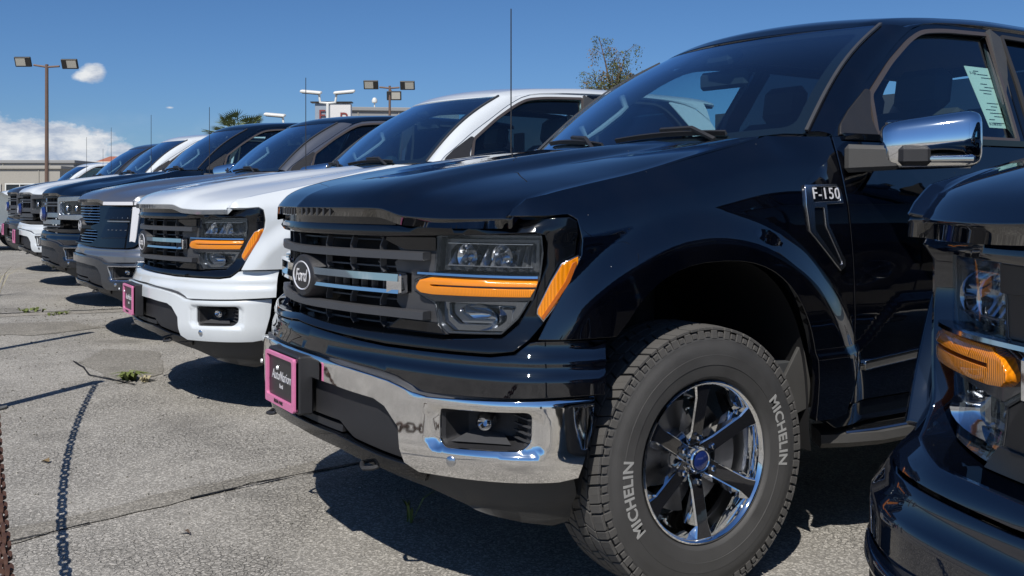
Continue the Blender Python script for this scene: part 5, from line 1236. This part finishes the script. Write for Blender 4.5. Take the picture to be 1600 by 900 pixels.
def gable(loc, rz, w, d, h, rise, wall, roof_m, label, hip=0.0):
    E = empty('building', loc, rz); tag(E, label, 'building')
    m = MB(); m.box((0,d/2,h/2), (w,d,h)); part('wall', m, wall, E)
    a = w/2+.4; m = MB(); m.v = [(-a,-.4,h+.01), (a,-.4,h+.01), (a,d+.4,h+.01), (-a,d+.4,h+.01), (-a*(1-hip),d/2 if hip else -.4,h+rise), (a*(1-hip) if hip else -a,d/2 if hip else d+.4,h+rise)]
    m.v = [(-a,-.4,h), (a,-.4,h), (a,d+.4,h), (-a,d+.4,h), (-a*(1-hip),d/2,h+rise), (a*(1-hip),d/2,h+rise)]
    m.f = [(0,1,5,4), (1,2,5), (2,3,4,5), (3,0,4), (3,2,1,0)]; part('roof', m, roof_m, E, 20)
    for k in range(3): m = MB(); m.box((-w/3+w/3*k,-.03,h*.5), (1.1,.1,1.2)); part('window', m, 'window_dark', E)
    return E
gable((-86.5,9.9,0), fa, 8.5, 10, 3.4, 1.15, 'wall_cream', 'wall_cream', 'cream building with a low pitched roof behind the lamp post', .15)
gable((-98.2,16.4,0), fa, 5.0, 6, 4.35, 1.15, 'wall_cream', 'roof_rust', 'small building with a rust-red hipped roof', .45)
building((-53.5,25.6,0), fa+math.radians(8), 7.6, 12, 6.75, 'wall_grey', 'grey flat-roofed building behind the white pickup', [(-2,2.5,1.4,1.2), (1.5,2.5,1.4,1.2)], seams=3)
m = MB(); m.tube([(0,0,6.9), (0,0,7.3)], .04); m.lathe([(7.25,.0), (7.3,.16), (7.45,.18), (7.6,.10), (7.62,0)], 14, axis='z'); E = empty('roof_vent', (-54.3,24.3,0)); tag(E, 'small white ball vent on the flat grey roof', 'vent'); part('ball', m, 'white_metal', E)
# ------------------------------------------------------------------ trees
mat('bark', (.13,.09,.065), .9, var=.3, vscale=3); mat('leaf', (.075,.090,.028), .7, var=.4, vscale=1.2); mat('leaf_dry', (.16,.11,.05), .8, var=.3, vscale=1.5); mat('palm_leaf', (.10,.13,.045), .6, var=.3, vscale=2); mat('weed_leaf', (.12,.15,.035), .7, var=.3, vscale=20); mat('weed_dry', (.34,.30,.18), .8, var=.2, vscale=10)
def tree(loc, h, label):
    rnd = random.Random(11); E = empty('tree', loc); tag(E, label, 'tree')
    tr = MB(); lf = MB(); ld = MB()
    tr.tube([(0,0,0), (.05,.02,h*.3), (-.05,.05,h*.5), (.02,0,h*.62)], [.17,.14,.11,.09], 8)
    for k in range(15):
        a = rnd.uniform(0, 6.28); z0 = h*rnd.uniform(.42, .66); L_ = rnd.uniform(.55, .95)*(.75 if k % 3 else 1.1); up = rnd.uniform(.7, 2.4)
        p0 = Vector((0,.02,z0)); p1 = p0+Vector((math.cos(a)*L_*.5, math.sin(a)*L_*.5, up*.6)); p2 = p1+Vector((math.cos(a+.3)*L_*.45, math.sin(a+.3)*L_*.45, up*.4)); 
        tr.tube([p0, p1, p2], [.05,.03,.012], 5)
        for j in range(6):
            b = rnd.uniform(0, 6.28); s0 = p1.lerp(p2, rnd.random()); s1 = s0+Vector((math.cos(b)*.4, math.sin(b)*.4, rnd.uniform(-.1,.35))); tr.tube([s0, s1], [.012,.005], 4)
            dry = rnd.random() < .3
            for i in range(120):
                c = s1+Vector((rnd.gauss(0,.11), rnd.gauss(0,.11), -abs(rnd.gauss(0,.42)))); q = rnd.uniform(.025,.06); d1 = Vector((rnd.uniform(-1,1), rnd.uniform(-1,1), -.9)).normalized()*q*1.6; d2 = Vector((rnd.uniform(-1,1), rnd.uniform(-1,1), rnd.uniform(-.4,.4))).normalized()*q*.5
                (ld if dry else lf).add([c, c+d1*.5+d2, c+d1, c+d1*.5-d2], [(0,1,2,3)])
    part('trunk', tr, 'bark', E, 60); part('crown', lf, 'leaf', E, 0, kind='stuff'); part('dry_leaves', ld, 'leaf_dry', E, 0, kind='stuff')
tree((-25.53,20.98,0), 7.6, 'thin sparse tree rising behind the white pickup\'s roof')
E = empty('palm_tree', (-38.65,11.18,0)); tag(E, 'palm whose fan of green fronds shows above the navy pickup', 'palm tree')
m = MB(); m.tube([(0,0,0), (0,0,3.8)], [.24,.20], 10); part('trunk', m, 'bark', E)
rnd = random.Random(5)
for k in range(44):
    a = 2*math.pi*k/44*1.0+rnd.uniform(-.1,.1); el = rnd.uniform(.1, 1.0); L_ = rnd.uniform(1.4, 2.1)
    m = MB(); d = Vector((math.cos(a)*math.cos(el), math.sin(a)*math.cos(el), math.sin(el))); s = Vector((-math.sin(a), math.cos(a), 0))
    P = [Vector((0,0,3.8))+d*L_*t-Vector((0,0,.55*t*t)) for t in (0,.3,.6,.85)]
    m.tube(P, .02, 4)
    for j in range(12):
        b = -1.1+2.2*j/11; dd = (d*math.cos(b)+s*math.sin(b)); q0 = P[2]; tip = q0+dd*.60-Vector((0,0,.12)); w_ = s*.03*math.cos(b)+d*.03*abs(math.sin(b)); mid = q0.lerp(tip, .5)
        m.add([q0, mid+w_, tip, mid-w_], [(0,1,2,3)])
    part('frond', m, 'palm_leaf', E, 0)
# ------------------------------------------------------------------ weeds
def weed(loc, n, r, h, mname, label, w=.012, flat=0.0, seed=1):
    rnd = random.Random(seed); m = MB()
    for k in range(n):
        a = rnd.uniform(0, 6.28); L_ = rnd.uniform(.5, 1)*h; lean = rnd.uniform(.2, .9)+flat; b = Vector((rnd.uniform(-r,r)*.3, rnd.uniform(-r,r)*.3, 0)); d = Vector((math.cos(a), math.sin(a), 0)); s = Vector((-d.y, d.x, 0))*w
        p1 = b+d*L_*lean*.4+Vector((0,0,L_*.6*(1-flat*.5))); p2 = b+d*L_*lean+Vector((0,0,L_*(.85 if not flat else .35)))
        m.add([b-s*.5, b+s*.5, p1+s, p1-s, p2], [(0,1,2,3), (3,2,4)])
    o = part('weed', m, mname, None, 0); o.location = loc; tag(o, label, 'weed'); return o
weed((-3.62,.18,.004), 34, .12, .13, 'weed_leaf', 'low green leafy weed in a pavement crack before the white pickup', .016, .45, 3)
weed((-3.50,.25,.004), 14, .06, .08, 'weed_dry', 'small dry tuft beside the leafy weed in the crack', .008, .3, 4)
weed((-10.4,-.15,0), 26, .3, .50, 'weed_dry', 'tall dry grass stalks before the white heavy-duty pickup', .006, 0, 5)
weed((-9.9,-.35,0), 22, .35, .10, 'weed_leaf', 'green weed patch at the foot of the dry stalks', .015, .3, 6)
weed((-8.35,.10,0), 22, .40, .09, 'weed_leaf', 'spreading green weed before the navy pickup\'s wheel', .016, .4, 7)
weed((-8.9,-.55,0), 14, .2, .08, 'weed_leaf', 'small green weed at the left end of the cracked slab', .014, .4, 8)
weed((-7.9,.28,0), 26, .3, .07, 'weed_leaf', 'flat weeds at the edge of the grey pickup\'s shadow', .012, .6, 9)
weed((-.10,.50,0), 7, .04, .13, 'weed_leaf', 'thin green seedling growing in the shade under the chrome bumper', .006, 0, 10)
rnd = random.Random(3); m = MB()
for k in range(1400):
    x = rnd.uniform(-9, 1.4); y = rnd.uniform(-1.1, 1.0); s = rnd.uniform(.002,.006)*(1+.1*abs(x)); m.box((x, y, s*.4), (s, s*rnd.uniform(.7,1.6), s*.8), Matrix.Rotation(rnd.uniform(0,3), 3, 'Z'))
o = part('gravel', m, 'concrete', None, 0, kind='stuff'); o['label'] = 'loose grit scattered over the cracked asphalt'; o['category'] = 'gravel'
m = MB(); m.add([(0,0,0), (.035,.01,.012), (.05,.03,.004), (.015,.035,.016)], [(0,1,2,3)]); o = part('dry_leaf', m, 'leaf_dry', None, 0); o.location = (-1.72,-.55,.004); tag(o, 'single brown dry leaf on the asphalt near the chain', 'leaf')
m = MB(); m.add([(0,0,0), (.03,.012,.015), (.045,.03,.002), (.012,.03,.012)], [(0,1,2,3)]); o = part('dry_leaf', m, 'bark', None, 0); o.location = (-.42,-.25,.004); tag(o, 'dark curled leaf lying on the asphalt in the foreground', 'leaf')
